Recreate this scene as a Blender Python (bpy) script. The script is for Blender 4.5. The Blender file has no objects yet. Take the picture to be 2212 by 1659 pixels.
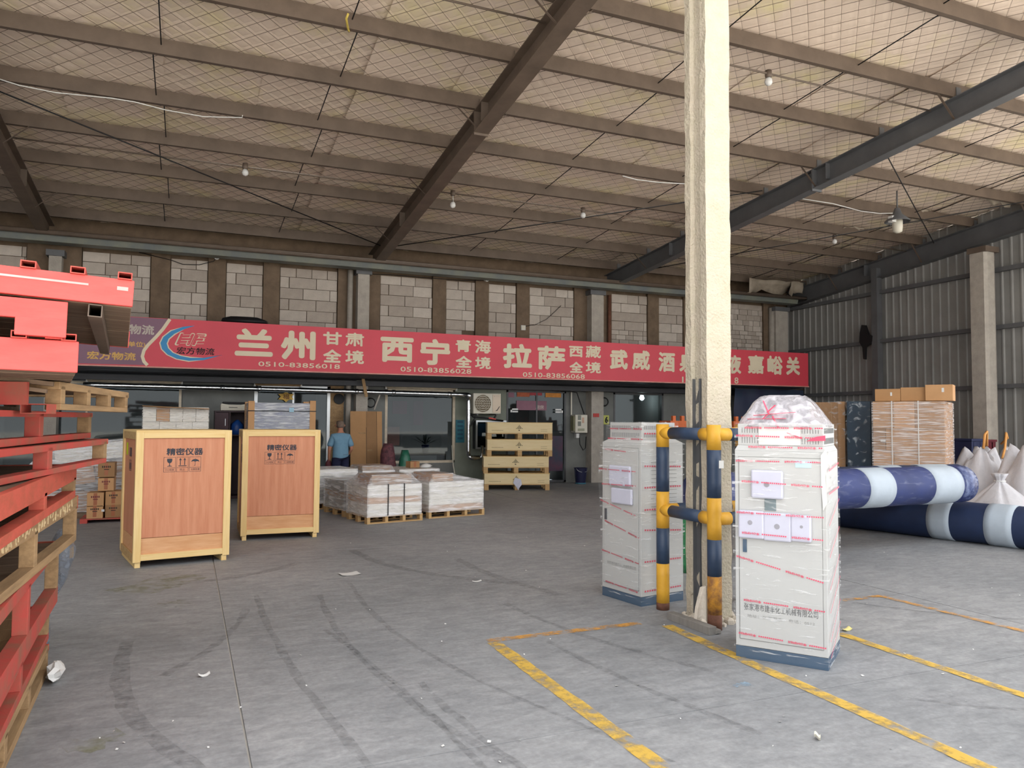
import bpy, bmesh, math, random
from mathutils import Vector, Matrix, Euler, noise
random.seed(7)
SC = bpy.context.scene
COL = SC.collection
R = math.radians

# ---------------------------------------------------------------- camera
cam_d = bpy.data.cameras.new('camera')
cam_d.sensor_width = 36.0
cam_d.lens = 27.03
cam_d.clip_start = 0.05
cam_d.clip_end = 300
cam = bpy.data.objects.new('camera', cam_d)
COL.objects.link(cam)
cam.location = (0, 0, 1.6)
cam.rotation_euler = (R(92.7001), R(-0.3942), R(-22.8912))
SC.camera = cam

# ---------------------------------------------------------------- world, exposure
def lin(h):
    h = h.lstrip('#')
    v = [int(h[i:i + 2], 16) / 255 for i in (0, 2, 4)]
    return tuple(x / 12.92 if x <= .04045 else ((x + .055) / 1.055) ** 2.4 for x in v) + (1,)

W = bpy.data.worlds.new('sky')
SC.world = W
W.use_nodes = True
wn = W.node_tree
bg = wn.nodes['Background']
bg.inputs['Color'].default_value = (.97, .98, 1.0, 1)
bg.inputs['Strength'].default_value = 2.0
sun_d = bpy.data.lights.new('sun', 'SUN')
sun_d.energy = 6.0
sun_d.angle = R(14)
sun_d.color = (1.0, .93, .84)
sun = bpy.data.objects.new('sun', sun_d)
COL.objects.link(sun)
sun.rotation_euler = (R(-24), R(12), R(0))
SC.view_settings.view_transform = 'Standard'
SC.view_settings.look = 'None'
SC.view_settings.gamma = 1
SC.view_settings.use_curve_mapping = False
SC.view_settings.exposure = 0.42
SC.cycles.use_denoising = True
SC.cycles.max_bounces = 8
SC.cycles.diffuse_bounces = 5
SC.cycles.transparent_max_bounces = 24

# ---------------------------------------------------------------- materials
MATS = {}
def nodes(name):
    m = bpy.data.materials.new(name)
    m.use_nodes = True
    nt = m.node_tree
    b = nt.nodes['Principled BSDF']
    return m, nt, b

def mat(name, col, rough=.65, var=.18, scale=6., bump=.0, metal=0., col2=None, stretch=(1, 1, 1), spec=.4,
        thr=None, bscale=None, detail=6.):
    """principled material whose colour wanders between col and col2 with object-space noise"""
    if name in MATS: return MATS[name]
    m, nt, b = nodes(name)
    c = lin(col) if isinstance(col, str) else col
    if col2 is None:
        c1 = tuple(x * (1 - var) for x in c[:3]) + (1,)
        c2 = tuple(min(1, x * (1 + var)) for x in c[:3]) + (1,)
    else:
        c1, c2 = c, (lin(col2) if isinstance(col2, str) else col2)
    tc = nt.nodes.new('ShaderNodeTexCoord')
    mp = nt.nodes.new('ShaderNodeMapping')
    mp.inputs['Scale'].default_value = stretch
    nt.links.new(tc.outputs['Object'], mp.inputs['Vector'])
    nz = nt.nodes.new('ShaderNodeTexNoise')
    nz.inputs['Scale'].default_value = scale
    nz.inputs['Detail'].default_value = detail
    nz.inputs['Roughness'].default_value = .65
    nt.links.new(mp.outputs['Vector'], nz.inputs['Vector'])
    rp = nt.nodes.new('ShaderNodeValToRGB')
    lo, hi = thr if thr else (.3, .7)
    rp.color_ramp.elements[0].position = lo
    rp.color_ramp.elements[1].position = hi
    rp.color_ramp.elements[0].color = c1
    rp.color_ramp.elements[1].color = c2
    nt.links.new(nz.outputs['Fac'], rp.inputs['Fac'])
    nt.links.new(rp.outputs['Color'], b.inputs['Base Color'])
    b.inputs['Roughness'].default_value = rough
    b.inputs['Metallic'].default_value = metal
    b.inputs['Specular IOR Level'].default_value = spec
    if bump:
        bp = nt.nodes.new('ShaderNodeBump')
        bp.inputs['Strength'].default_value = bump
        bp.inputs['Distance'].default_value = .02
        if bscale:
            n2 = nt.nodes.new('ShaderNodeTexNoise')
            n2.inputs['Scale'].default_value = bscale
            n2.inputs['Detail'].default_value = 5
            nt.links.new(mp.outputs['Vector'], n2.inputs['Vector'])
            nt.links.new(n2.outputs['Fac'], bp.inputs['Height'])
        else:
            nt.links.new(nz.outputs['Fac'], bp.inputs['Height'])
        nt.links.new(bp.outputs['Normal'], b.inputs['Normal'])
    MATS[name] = m
    return m

def film(name, tint=(.95, .95, .97), base=.12, streak=.55, stretch=(1.5, 1.5, 26), scale=2.2, rough=.22, bump=.6, thr=(.46, .66)):
    """clear stretch film: mostly transparent, milky where it creases"""
    if name in MATS: return MATS[name]
    m, nt, b = nodes(name)
    out = nt.nodes['Material Output']
    tc = nt.nodes.new('ShaderNodeTexCoord')
    mp = nt.nodes.new('ShaderNodeMapping')
    mp.inputs['Scale'].default_value = stretch
    nt.links.new(tc.outputs['Object'], mp.inputs['Vector'])
    nz = nt.nodes.new('ShaderNodeTexNoise')
    nz.inputs['Scale'].default_value = scale
    nz.inputs['Detail'].default_value = 7
    nz.inputs['Distortion'].default_value = .6
    nt.links.new(mp.outputs['Vector'], nz.inputs['Vector'])
    mr = nt.nodes.new('ShaderNodeMapRange')
    mr.inputs['From Min'].default_value = thr[0]
    mr.inputs['From Max'].default_value = thr[1]
    mr.inputs['To Min'].default_value = base
    mr.inputs['To Max'].default_value = base + streak
    nt.links.new(nz.outputs['Fac'], mr.inputs['Value'])
    b.inputs['Base Color'].default_value = tuple(tint) + (1,)
    b.inputs['Roughness'].default_value = rough
    b.inputs['Specular IOR Level'].default_value = .6
    bp = nt.nodes.new('ShaderNodeBump')
    bp.inputs['Strength'].default_value = bump
    bp.inputs['Distance'].default_value = .02
    nt.links.new(nz.outputs['Fac'], bp.inputs['Height'])
    nt.links.new(bp.outputs['Normal'], b.inputs['Normal'])
    tr = nt.nodes.new('ShaderNodeBsdfTransparent')
    mx = nt.nodes.new('ShaderNodeMixShader')
    nt.links.new(mr.outputs['Result'], mx.inputs['Fac'])
    nt.links.new(tr.outputs['BSDF'], mx.inputs[1])
    nt.links.new(b.outputs['BSDF'], mx.inputs[2])
    nt.links.new(mx.outputs['Shader'], out.inputs['Surface'])
    MATS[name] = m
    return m

def worn(name, col, lo=.42, hi=.56, scale=9., stretch=(1, 1, 1), rough=.75, amount=1.0):
    """paint that has rubbed away in patches and lets the ground show"""
    if name in MATS: return MATS[name]
    m, nt, b = nodes(name)
    out = nt.nodes['Material Output']
    tc = nt.nodes.new('ShaderNodeTexCoord')
    mp = nt.nodes.new('ShaderNodeMapping')
    mp.inputs['Scale'].default_value = stretch
    nt.links.new(tc.outputs['Object'], mp.inputs['Vector'])
    nz = nt.nodes.new('ShaderNodeTexNoise')
    nz.inputs['Scale'].default_value = scale
    nz.inputs['Detail'].default_value = 9
    nz.inputs['Roughness'].default_value = .7
    nt.links.new(mp.outputs['Vector'], nz.inputs['Vector'])
    mr = nt.nodes.new('ShaderNodeMapRange')
    mr.inputs['From Min'].default_value = lo
    mr.inputs['From Max'].default_value = hi
    mr.inputs['To Min'].default_value = 0
    mr.inputs['To Max'].default_value = amount
    nt.links.new(nz.outputs['Fac'], mr.inputs['Value'])
    b.inputs['Base Color'].default_value = lin(col)
    b.inputs['Roughness'].default_value = rough
    tr = nt.nodes.new('ShaderNodeBsdfTransparent')
    mx = nt.nodes.new('ShaderNodeMixShader')
    nt.links.new(mr.outputs['Result'], mx.inputs['Fac'])
    nt.links.new(tr.outputs['BSDF'], mx.inputs[1])
    nt.links.new(b.outputs['BSDF'], mx.inputs[2])
    nt.links.new(mx.outputs['Shader'], out.inputs['Surface'])
    MATS[name] = m
    return m

def glow(name, col, strength):
    if name in MATS: return MATS[name]
    m, nt, b = nodes(name)
    b.inputs['Base Color'].default_value = lin(col)
    b.inputs['Emission Color'].default_value = lin(col)
    b.inputs['Emission Strength'].default_value = strength
    MATS[name] = m
    return m

def glassy(name, tint=(.5, .53, .54), gl=.015):
    if name in MATS: return MATS[name]
    m, nt, b = nodes(name)
    out = nt.nodes['Material Output']
    tr = nt.nodes.new('ShaderNodeBsdfTransparent')
    tr.inputs['Color'].default_value = tuple(tint) + (1,)
    g = nt.nodes.new('ShaderNodeBsdfGlossy')
    g.inputs['Roughness'].default_value = .03
    g.inputs['Color'].default_value = (.9, .95, .95, 1)
    fr = nt.nodes.new('ShaderNodeFresnel')
    fr.inputs['IOR'].default_value = 1.5
    ad = nt.nodes.new('ShaderNodeMath')
    ad.operation = 'MULTIPLY_ADD'
    ad.inputs[1].default_value = .3
    ad.inputs[2].default_value = gl
    nt.links.new(fr.outputs['Fac'], ad.inputs[0])
    mx = nt.nodes.new('ShaderNodeMixShader')
    nt.links.new(ad.outputs['Value'], mx.inputs['Fac'])
    nt.links.new(tr.outputs['BSDF'], mx.inputs[1])
    nt.links.new(g.outputs['BSDF'], mx.inputs[2])
    nt.links.new(mx.outputs['Shader'], out.inputs['Surface'])
    MATS[name] = m
    return m

M_ROOF = mat('quilted_roof_lining', '#e4d2c1', .5, scale=1.1, col2='#e4d8a8', thr=(.5, .74), bump=.35, bscale=5, spec=.35)
M_NET = mat('net_wire', '#6f6053', .6)
M_STEEL = mat('brown_painted_steel', '#63564b', .55, .2, 3, .05)
M_STEELD = mat('slate_painted_steel', '#5c5d5f', .5, .16, 2, .05)
M_PIER = mat('brown_render', '#6e5d4c', .85, .22, 4, .2, bscale=30)
M_BLOCK = [mat('concrete_block_%d' % i, c_, .9, .1, 6, .25, bscale=60) for i, c_ in enumerate(('#b8aea3', '#aca196', '#c0b6ab', '#a89d92'))]
M_CONC = mat('pale_concrete', '#c9c0b2', .85, .14, 7, .5, bscale=38)
M_CONCG = mat('old_grey_concrete', '#a8a197', .85, .15, 5, .4, bscale=30)
M_WALLG = mat('grey_painted_wall', '#7d7f7b', .8, .16, 2.2, .1, col2='#6b6c69')
M_WALLGR = mat('greenish_painted_wall', '#7f8478', .8, .15, 2)
M_DARK = mat('dark_soffit_metal', '#34353a', .5, .2, 3)
M_BLACK = mat('black_rubber', '#151518', .6, .2, 5)
M_SHEET = mat('grey_corrugated_metal', '#8b8a87', .6, .12, 1.4, .03, spec=.3)
M_RED = mat('red_sign_film', '#cc4351', .5, .06, 1.2)
M_PURP = mat('faded_purple_film', '#7d5a6d', .5, .08, 1.5)
M_LET = mat('cream_lettering', '#d8cbb0', .6, .04, 3)
M_YLET = mat('ochre_lettering', '#cfa45a', .6, .08, 3)
M_BLUE = mat('blue_logo_film', '#2f86bb', .5, .05, 2)
M_INK = mat('black_print', '#1d1c20', .7, .1, 5)
M_INKG = mat('grey_print', '#8d8d8b', .7, .1, 5)
M_WHITE = mat('white_plastic', '#d6d6d3', .4, .04, 3)
M_OFFW = mat('off_white_plastic', '#cfcabb', .5, .06, 3)
M_FOIL = mat('silver_foil', '#d9dcdf', .18, .08, 18, .35, metal=1.)
M_ALU = mat('aluminium', '#b9bcbd', .35, .06, 6, metal=.8)
M_PLY = mat('red_plywood', '#d39472', .55, scale=2.6, col2='#bf7a58', stretch=(7, 7, .55), bump=.05, detail=8)
M_PLY2 = mat('pale_plywood', '#dcab80', .6, scale=2.6, col2='#c88f5e', stretch=(1, 7, 9), bump=.05)
M_PINE = mat('pale_pine', '#e9cf97', .6, scale=3, col2='#dcb877', stretch=(9, 9, .6), bump=.04)
M_PINEH = mat('pale_pine_flat_grain', '#e9cf97', .6, scale=3, col2='#dcb877', stretch=(.6, 9, 9), bump=.04)
M_PALLET = mat('pallet_wood', '#c9a877', .75, scale=3, col2='#a98658', stretch=(.8, 5, 9), bump=.08)
M_OLDW = mat('weathered_wood', '#8a7763', .85, scale=3, col2='#6c5645', stretch=(.7, 6, 9), bump=.15)
M_TANW = mat('tan_bare_wood', '#b3926a', .85, scale=3, col2='#8d7252', stretch=(6, .7, 9), bump=.15)
M_REDP = mat('hazed_red_paint', '#dd5852', .5, scale=4, col2='#cf4a45', stretch=(1, 1, 4), bump=.12)  # lifted towards pink: overexposure and haze put into the red
M_REDW = mat('worn_red_paint', '#bb4c43', .7, scale=5, col2='#96604d', thr=(.42, .68), bump=.15)
M_REDO = mat('orange_red_paint', '#c75a49', .65, scale=6, col2='#a8553f', thr=(.4, .72), stretch=(1, 1, 3), bump=.15)
M_RUST = mat('rusty_steel', '#6a4636', .8, .3, 12, .2)
M_CART = [mat('carton_board_%d' % i, c_, .8, .08, 3) for i, c_ in enumerate(('#b48a5f', '#a67f58', '#c09468', '#9a7550'))]
M_CARTW = mat('wrapped_pale_board', '#ddd7c9', .55, scale=2.4, col2='#efeee9', stretch=(.7, .7, 4), bump=.2)
M_FILM = film('stretch_film')
M_FILMG = film('grey_stretch_film', (.75, .76, .78), .3, .5, (1.6, 1.6, 14), 2.4)
M_FILMC = film('cabinet_stretch_film', (.85, .86, .86), .02, .55, (2.2, 2.2, 17), 2.6, .25, .3, (.58, .7))
M_BAG = film('clear_plastic_bag', (.72, .70, .75), .34, .4, (3, 3, 3), 5, .15, 1.0, (.42, .62))
M_CAB = mat('light_grey_enamel', '#b9bab8', .4, .03, 2)
M_PLIN = mat('blue_grey_enamel', '#43576c', .45, .08, 3)
M_FOAM = mat('white_foam', '#c3c4d3', .8, .03, 10)
M_YEL = mat('yellow_enamel', '#dfaa38', .5, scale=7, col2='#cf9a30', bump=.06)
M_YELR = mat('rusted_yellow_enamel', '#c98f31', .65, scale=14, col2='#7c5436', thr=(.4, .64), bump=.15)
M_NAVYP = mat('black_blue_enamel', '#32425a', .45, .15, 8, .06)
M_ROLL = mat('navy_fabric', '#2b3768', .6, .2, 3, .15)
M_ROLLD = mat('dark_navy_fabric', '#22304f', .6, .2, 3, .15)
M_BAND = mat('white_sleeve', '#aeb9c3', .6, .06, 4, .3)
M_SACK = mat('white_woven_sack', '#c4c3c7', .7, .07, 6, .9)
M_STRAP = mat('orange_webbing', '#d79a56', .7, .1, 8)
M_NAVYB = mat('navy_wrapped_panel', '#1e3446', .35, .25, 3)
M_SKIN = mat('skin', '#b0795f', .6, .08, 10)
M_SHIRT = mat('blue_shirt_cloth', '#6d93ab', .8, .08, 9, .1)
M_TROU = mat('navy_trouser_cloth', '#1f2240', .8, .15, 9)
M_HAIR = mat('grey_brown_hair', '#75655a', .8, .3, 40)
M_GLASS = glassy('window_glass')
M_YPAINT = worn('yellow_floor_paint', '#d3ad4a', .36, .56, 7, amount=.9)
M_OPAINT = worn('worn_orange_floor_paint', '#d59a42', .42, .6, 8, amount=.8)
M_TYRE = worn('tyre_rubber_mark', '#3b3b3c', .38, .8, 16, amount=.38)
M_PINK = mat('pink_print', '#e0526e', .6, .1, 4)

def quilt(m, st):
    """padded diamonds: relief that rises between the net wires"""
    nt = m.node_tree; b = nt.nodes['Principled BSDF']
    tc = nt.nodes.new('ShaderNodeTexCoord'); sp = nt.nodes.new('ShaderNodeSeparateXYZ')
    nt.links.new(tc.outputs['Object'], sp.inputs[0])
    def op(o, a, c=None):
        n = nt.nodes.new('ShaderNodeMath'); n.operation = o
        for i, v in enumerate((a, c)):
            if v is None: continue
            if isinstance(v, (int, float)): n.inputs[i].default_value = v
            else: nt.links.new(v, n.inputs[i])
        return n.outputs[0]
    h = None
    for s_ in ('SUBTRACT', 'ADD'):
        u = op(s_, sp.outputs[0], op('SUBTRACT', sp.outputs[1], 2.0))
        u = op('PINGPONG', op('DIVIDE', op('ADD', u, 22.0), st), .5)
        h = u if h is None else op('MULTIPLY', h, u)
    h = op('POWER', op('MULTIPLY', h, 4.0), .45)
    bp = nt.nodes.new('ShaderNodeBump'); bp.inputs['Strength'].default_value = .4; bp.inputs['Distance'].default_value = .03
    old = b.inputs['Normal'].links[0].from_socket
    nt.links.new(h, bp.inputs['Height']); nt.links.new(old, bp.inputs['Normal']); nt.links.new(bp.outputs['Normal'], b.inputs['Normal'])
quilt(M_ROOF, .28)

# ---------------------------------------------------------------- mesh helpers
class MB:
    def __init__(s): s.v = []; s.f = []; s.sm = []
    def add(s, vs, fs, smooth=False):
        n = len(s.v)
        s.v += [Vector(p) for p in vs]
        for f in fs:
            s.f.append(tuple(i + n for i in f)); s.sm.append(smooth)
        return s
    def bx(s, x0, x1, y0, y1, z0, z1, M=None):
        vs = [Vector((x, y, z)) for z in (z0, z1) for y in (y0, y1) for x in (x0, x1)]
        if M is not None: vs = [M @ p for p in vs]
        return s.add(vs, [(0, 2, 3, 1), (4, 5, 7, 6), (0, 1, 5, 4), (2, 6, 7, 3), (0, 4, 6, 2), (1, 3, 7, 5)])
    def bar(s, a, b, w, h, up=(0, 0, 1)):
        """rectangular bar of width w and height h from a to b"""
        a, b = Vector(a), Vector(b)
        d = (b - a).normalized(); u = Vector(up)
        if abs(d.dot(u)) > .98: u = Vector((1, 0, 0))
        sd = d.cross(u).normalized(); u = sd.cross(d).normalized()
        vs = []
        for p in (a, b):
            for i, j in ((-1, -1), (1, -1), (1, 1), (-1, 1)):
                vs.append(p + sd * (i * w / 2) + u * (j * h / 2))
        return s.add(vs, [(3, 2, 1, 0), (4, 5, 6, 7), (0, 1, 5, 4), (1, 2, 6, 5), (2, 3, 7, 6), (3, 0, 4, 7)])
    def tube(s, pts, r, n=8, cap=True, closed=False):
        pts = [Vector(p) for p in pts]
        rs = r if isinstance(r, (list, tuple)) else [r] * len(pts)
        vs, fs = [], []
        u = None
        m = len(pts)
        for i, p in enumerate(pts):
            if closed: d = pts[(i + 1) % m] - pts[i - 1]
            else: d = pts[min(i + 1, m - 1)] - pts[max(i - 1, 0)]
            d = d.normalized() if d.length > 1e-9 else Vector((0, 0, 1))
            if u is None:
                t = Vector((0, 0, 1)) if abs(d.z) < .9 else Vector((1, 0, 0))
                u = d.cross(t).normalized()
            else:
                u = (u - d * u.dot(d)).normalized()
            w = d.cross(u)
            for k in range(n):
                a = 2 * math.pi * k / n
                vs.append(p + (u * math.cos(a) + w * math.sin(a)) * rs[i])
        for i in range(m if closed else m - 1):
            j = (i + 1) % m
            for k in range(n):
                k2 = (k + 1) % n
                fs.append((i * n + k, i * n + k2, j * n + k2, j * n + k))
        s.add(vs, fs, True)
        if cap and not closed:
            o = len(s.v) - len(vs)
            s.f.append(tuple(o + k for k in range(n - 1, -1, -1))); s.sm.append(False)
            s.f.append(tuple(o + (m - 1) * n + k for k in range(n))); s.sm.append(False)
        return s
    def prism(s, poly, d0, d1, axis='y'):
        """extrude a 2-D outline: axis y -> outline is (x, z); axis z -> (x, y); axis x -> (y, z)"""
        def P(p, d):
            return {'y': (p[0], d, p[1]), 'z': (p[0], p[1], d), 'x': (d, p[0], p[1])}[axis]
        n = len(poly)
        vs = [P(p, d0) for p in poly] + [P(p, d1) for p in poly]
        fs = [tuple(range(n - 1, -1, -1)), tuple(range(n, 2 * n))]
        fs += [(i, (i + 1) % n, n + (i + 1) % n, n + i) for i in range(n)]
        return s.add(vs, fs)
    def rings(s, rings, smooth=True, cap=True):
        n = len(rings[0]); o = len(s.v)
        vs = [p for r_ in rings for p in r_]
        fs = [(i * n + k, i * n + (k + 1) % n, (i + 1) * n + (k + 1) % n, (i + 1) * n + k) for i in range(len(rings) - 1) for k in range(n)]
        s.add(vs, fs, smooth)
        if cap:
            s.f.append(tuple(o + k for k in range(n - 1, -1, -1))); s.sm.append(False)
            s.f.append(tuple(o + (len(rings) - 1) * n + k for k in range(n))); s.sm.append(False)
        return s
    def mesh(s, name, off=None):
        me = bpy.data.meshes.new(name)
        vs = s.v if off is None else [p - off for p in s.v]
        me.from_pydata([tuple(p) for p in vs], [], s.f)
        for p, q in zip(me.polygons, s.sm): p.use_smooth = q
        me.update()
        return me

def link(name, me, parent=None, m=None):
    o = bpy.data.objects.new(name, me)
    COL.objects.link(o)
    if parent is not None: o.parent = parent
    if m is not None:
        if len(me.materials): me.materials[0] = m
        else: me.materials.append(m)
    return o

def O(name, mb, m, parent=None, world=False, bevel=0.):
    """one mesh object; world=True: the builder holds world points, the parent is an unrotated Empty"""
    off = parent.location.copy() if (world and parent is not None) else None
    me = mb.mesh(name, off)
    bm = bmesh.new(); bm.from_mesh(me)
    bmesh.ops.recalc_face_normals(bm, faces=bm.faces)
    bm.to_mesh(me); bm.free()
    o = link(name, me, parent, m)
    if bevel:
        md = o.modifiers.new('bevel', 'BEVEL'); md.width = bevel; md.segments = 2; md.limit_method = 'ANGLE'
    return o

def box(name, x0, x1, y0, y1, z0, z1, m, parent=None, world=False, bevel=0.):
    return O(name, MB().bx(x0, x1, y0, y1, z0, z1), m, parent, world, bevel)

def thing(name, label, cat, loc=(0, 0, 0), rz=0., group=None):
    o = bpy.data.objects.new(name, None)
    COL.objects.link(o)
    o.empty_display_size = .1
    o.location = loc
    o.rotation_euler = (0, 0, rz)
    o['label'] = label; o['category'] = cat
    if group: o['group'] = group
    return o

def tag(o, label, cat, group=None, kind=None):
    o['label'] = label; o['category'] = cat
    if group: o['group'] = group
    if kind: o['kind'] = kind
    return o

def struct(name, mb=None, m=None):
    if mb is None:
        o = bpy.data.objects.new(name, None); COL.objects.link(o); o.empty_display_size = .1
    else: o = O(name, mb, m)
    o['kind'] = 'structure'
    return o

def dup(root, loc=None, rz=None, label=None):
    r = root.copy(); COL.objects.link(r)
    if loc is not None: r.location = loc
    if rz is not None: r.rotation_euler = (0, 0, rz)
    if label: r['label'] = label
    for ch in list(root.children):
        c = ch.copy(); COL.objects.link(c); c.parent = r
        for g in list(ch.children):
            d = g.copy(); COL.objects.link(d); d.parent = c
    return r

_T = {}
def glyphs(body):
    """outline of a piece of writing, scaled to a unit box in x and z"""
    k = body
    if k in _T: return _T[k]
    c = bpy.data.curves.new('lettering', 'FONT')
    c.body = body; c.size = 1; c.resolution_u = 2
    ob = bpy.data.objects.new('lettering', c)
    COL.objects.link(ob)
    dg = bpy.context.evaluated_depsgraph_get()
    me = bpy.data.meshes.new_from_object(ob.evaluated_get(dg))
    vs = [v.co.copy() for v in me.vertices]; fs = [tuple(p.vertices) for p in me.polygons]
    bpy.data.objects.remove(ob); bpy.data.curves.remove(c); bpy.data.meshes.remove(me)
    x0 = min(v.x for v in vs); x1 = max(v.x for v in vs); y0 = min(v.y for v in vs); y1 = max(v.y for v in vs)
    vs = [((v.x - x0) / (x1 - x0), (v.y - y0) / (y1 - y0)) for v in vs]
    _T[k] = (vs, fs)
    return _T[k]

def write(mb, body, x0, x1, z0, z1, y, bold=.02, shear=0., rise=0., rot=0., mirror=False):
    """add writing to mb on the plane y (facing -y) in the box x0..x1, z0..z1"""
    vs, fs = glyphs(body)
    cx, cz = (x0 + x1) / 2, (z0 + z1) / 2
    # heavier strokes: the outline laid down again a stroke's breadth to each side
    e = bold * (z1 - z0)
    sh = [(0, 0)] if bold < .008 else [(0, 0), (e, 0), (-e, 0), (0, e), (0, -e), (e * .7, e * .7), (-e * .7, e * .7), (e * .7, -e * .7), (-e * .7, -e * .7)]
    if bold < .008: e = 0
    for q, (ox, oz) in enumerate(sh):
        out = []
        for a, b in vs:
            if mirror: a = 1 - a
            px = x0 + e + a * (x1 - x0 - 2 * e) + ox + shear * (b - .5) * (z1 - z0)
            pz = z0 + e + b * (z1 - z0 - 2 * e) + oz + rise * (a - .5) * (x1 - x0)
            if rot:
                dx, dz = px - cx, pz - cz
                px = cx + dx * math.cos(rot) - dz * math.sin(rot); pz = cz + dx * math.sin(rot) + dz * math.cos(rot)
            out.append((px, y - q * .0002, pz))
        mb.add(out, [f[::-1] for f in fs] if mirror else fs)
    return mb
def flat(name, mb, m, parent, world=False):
    """flat print: no normal recalculation"""
    off = parent.location.copy() if world else None
    return link(name, mb.mesh(name, off), parent, m)

# ================================================================ FLOOR
def floor_mat():
    m, nt, b = nodes('worn_concrete_floor')
    tc = nt.nodes.new('ShaderNodeTexCoord')
    def nz(scale, det, stretch=(1, 1, 1), dist=0.):
        mp = nt.nodes.new('ShaderNodeMapping'); mp.inputs['Scale'].default_value = stretch
        nt.links.new(tc.outputs['Object'], mp.inputs['Vector'])
        n = nt.nodes.new('ShaderNodeTexNoise'); n.inputs['Scale'].default_value = scale
        n.inputs['Detail'].default_value = det; n.inputs['Roughness'].default_value = .68
        n.inputs['Distortion'].default_value = dist
        nt.links.new(mp.outputs['Vector'], n.inputs['Vector'])
        return n
    a = nz(.35, 4); c = nz(5, 10, (1, 2.2, 1), .4); d = nz(28, 8)
    r1 = nt.nodes.new('ShaderNodeValToRGB')
    e = r1.color_ramp.elements
    e[0].position = .3; e[0].color = lin('#84878a'); e[1].position = .7; e[1].color = lin('#a5a6a7')
    nt.links.new(a.outputs['Fac'], r1.inputs['Fac'])
    r2 = nt.nodes.new('ShaderNodeValToRGB')
    e = r2.color_ramp.elements
    e[0].position = .25; e[0].color = (.66, .66, .67, 1); e[1].position = .75; e[1].color = (1.16, 1.15, 1.14, 1)
    nt.links.new(c.outputs['Fac'], r2.inputs['Fac'])
    r3 = nt.nodes.new('ShaderNodeValToRGB')
    e = r3.color_ramp.elements
    e[0].position = .28; e[0].color = (.8, .8, .8, 1); e[1].position = .72; e[1].color = (1.12, 1.12, 1.12, 1)
    nt.links.new(d.outputs['Fac'], r3.inputs['Fac'])
    def mul(p, q):
        x = nt.nodes.new('ShaderNodeMix'); x.data_type = 'RGBA'; x.blend_type = 'MULTIPLY'; x.inputs[0].default_value = 1
        nt.links.new(p, x.inputs[6]); nt.links.new(q, x.inputs[7]); return x.outputs[2]
    o1 = mul(r1.outputs['Color'], r2.outputs['Color']); o2 = mul(o1, r3.outputs['Color'])
    nt.links.new(o2, b.inputs['Base Color'])
    b.inputs['Roughness'].default_value = .62
    b.inputs['Specular IOR Level'].default_value = .35
    bp = nt.nodes.new('ShaderNodeBump'); bp.inputs['Strength'].default_value = .25; bp.inputs['Distance'].default_value = .01
    nt.links.new(c.outputs['Fac'], bp.inputs['Height']); nt.links.new(bp.outputs['Normal'], b.inputs['Normal'])
    return m
M_FLOOR = floor_mat()
M_YARD = mat('pale_bounce_yard', '#e6e1d8', .8, .1, .6)  # unseen yard, kept very pale so it bounces light up to the ceiling
floor = struct('floor', MB().bx(-40, 60, -60, 19, -.3, -.02), M_YARD)
xs = [-11.4, -5.6, .31, 6.2, 12.1, 18.0]
ys = [1.2, 3.6, 9.6, 14.4, 18.1]
for i in range(5):
    for j in range(4):
        g = .006
        o = box('slab', xs[i] + g, xs[i + 1] - g, ys[j] + g * .5, ys[j + 1] - g * .5, -.06, 0, M_FLOOR, floor)

# painted lines: a strip with slightly ragged edges, lying on the floor
def strip(name, a, b, w, m, z=.003, n=24, rag=.006, parent=None, bend=0.):
    a, b = Vector((a[0], a[1], 0)), Vector((b[0], b[1], 0))
    d = (b - a).normalized(); s_ = Vector((d.y, -d.x, 0))
    vs = []
    for i in range(n + 1):
        t = i / n
        p = a.lerp(b, t) + s_ * bend * math.sin(math.pi * t)
        for k in (-1, 1):
            q = p + s_ * (k * w / 2 + random.uniform(-rag, rag)); vs.append((q.x, q.y, z))
    fs = [(2 * i, 2 * i + 1, 2 * i + 3, 2 * i + 2) for i in range(n)]
    return O(name, MB().add(vs, fs), m, parent)
LN = {}
for nm, a, b, w, m, lab in (
        ('floor_line', (2.073,5.224), (2.060,2.712), .105, M_YPAINT, 'yellow painted floor line running forward from the open corner, nearest the crates'),
        ('floor_line', (2.042,5.274), (3.341,5.284), .085, M_OPAINT, 'worn orange-yellow floor line running across towards the guard rail'),
        ('floor_line', (3.500,5.148), (3.454,2.228), .10, M_YPAINT, 'yellow floor line passing under the front wrapped cabinet'),
        ('floor_line', (4.594,4.480), (4.575,2.838), .09, M_YPAINT, 'yellow floor line to the right of the front cabinet'),
        ('floor_line', (5.456,5.284), (6.009,5.285), .07, M_OPAINT, 'short faded orange floor line beyond the front cabinet'),
        ('floor_line', (5.932,5.295), (5.994,3.705), .07, M_OPAINT, 'faded patchy orange floor line running right below the navy rolls')):
    o = strip(nm, a, b, w, m, z=.003 + .0006 * len(LN)); tag(o, lab, 'floor marking'); LN[len(LN)] = o
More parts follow.
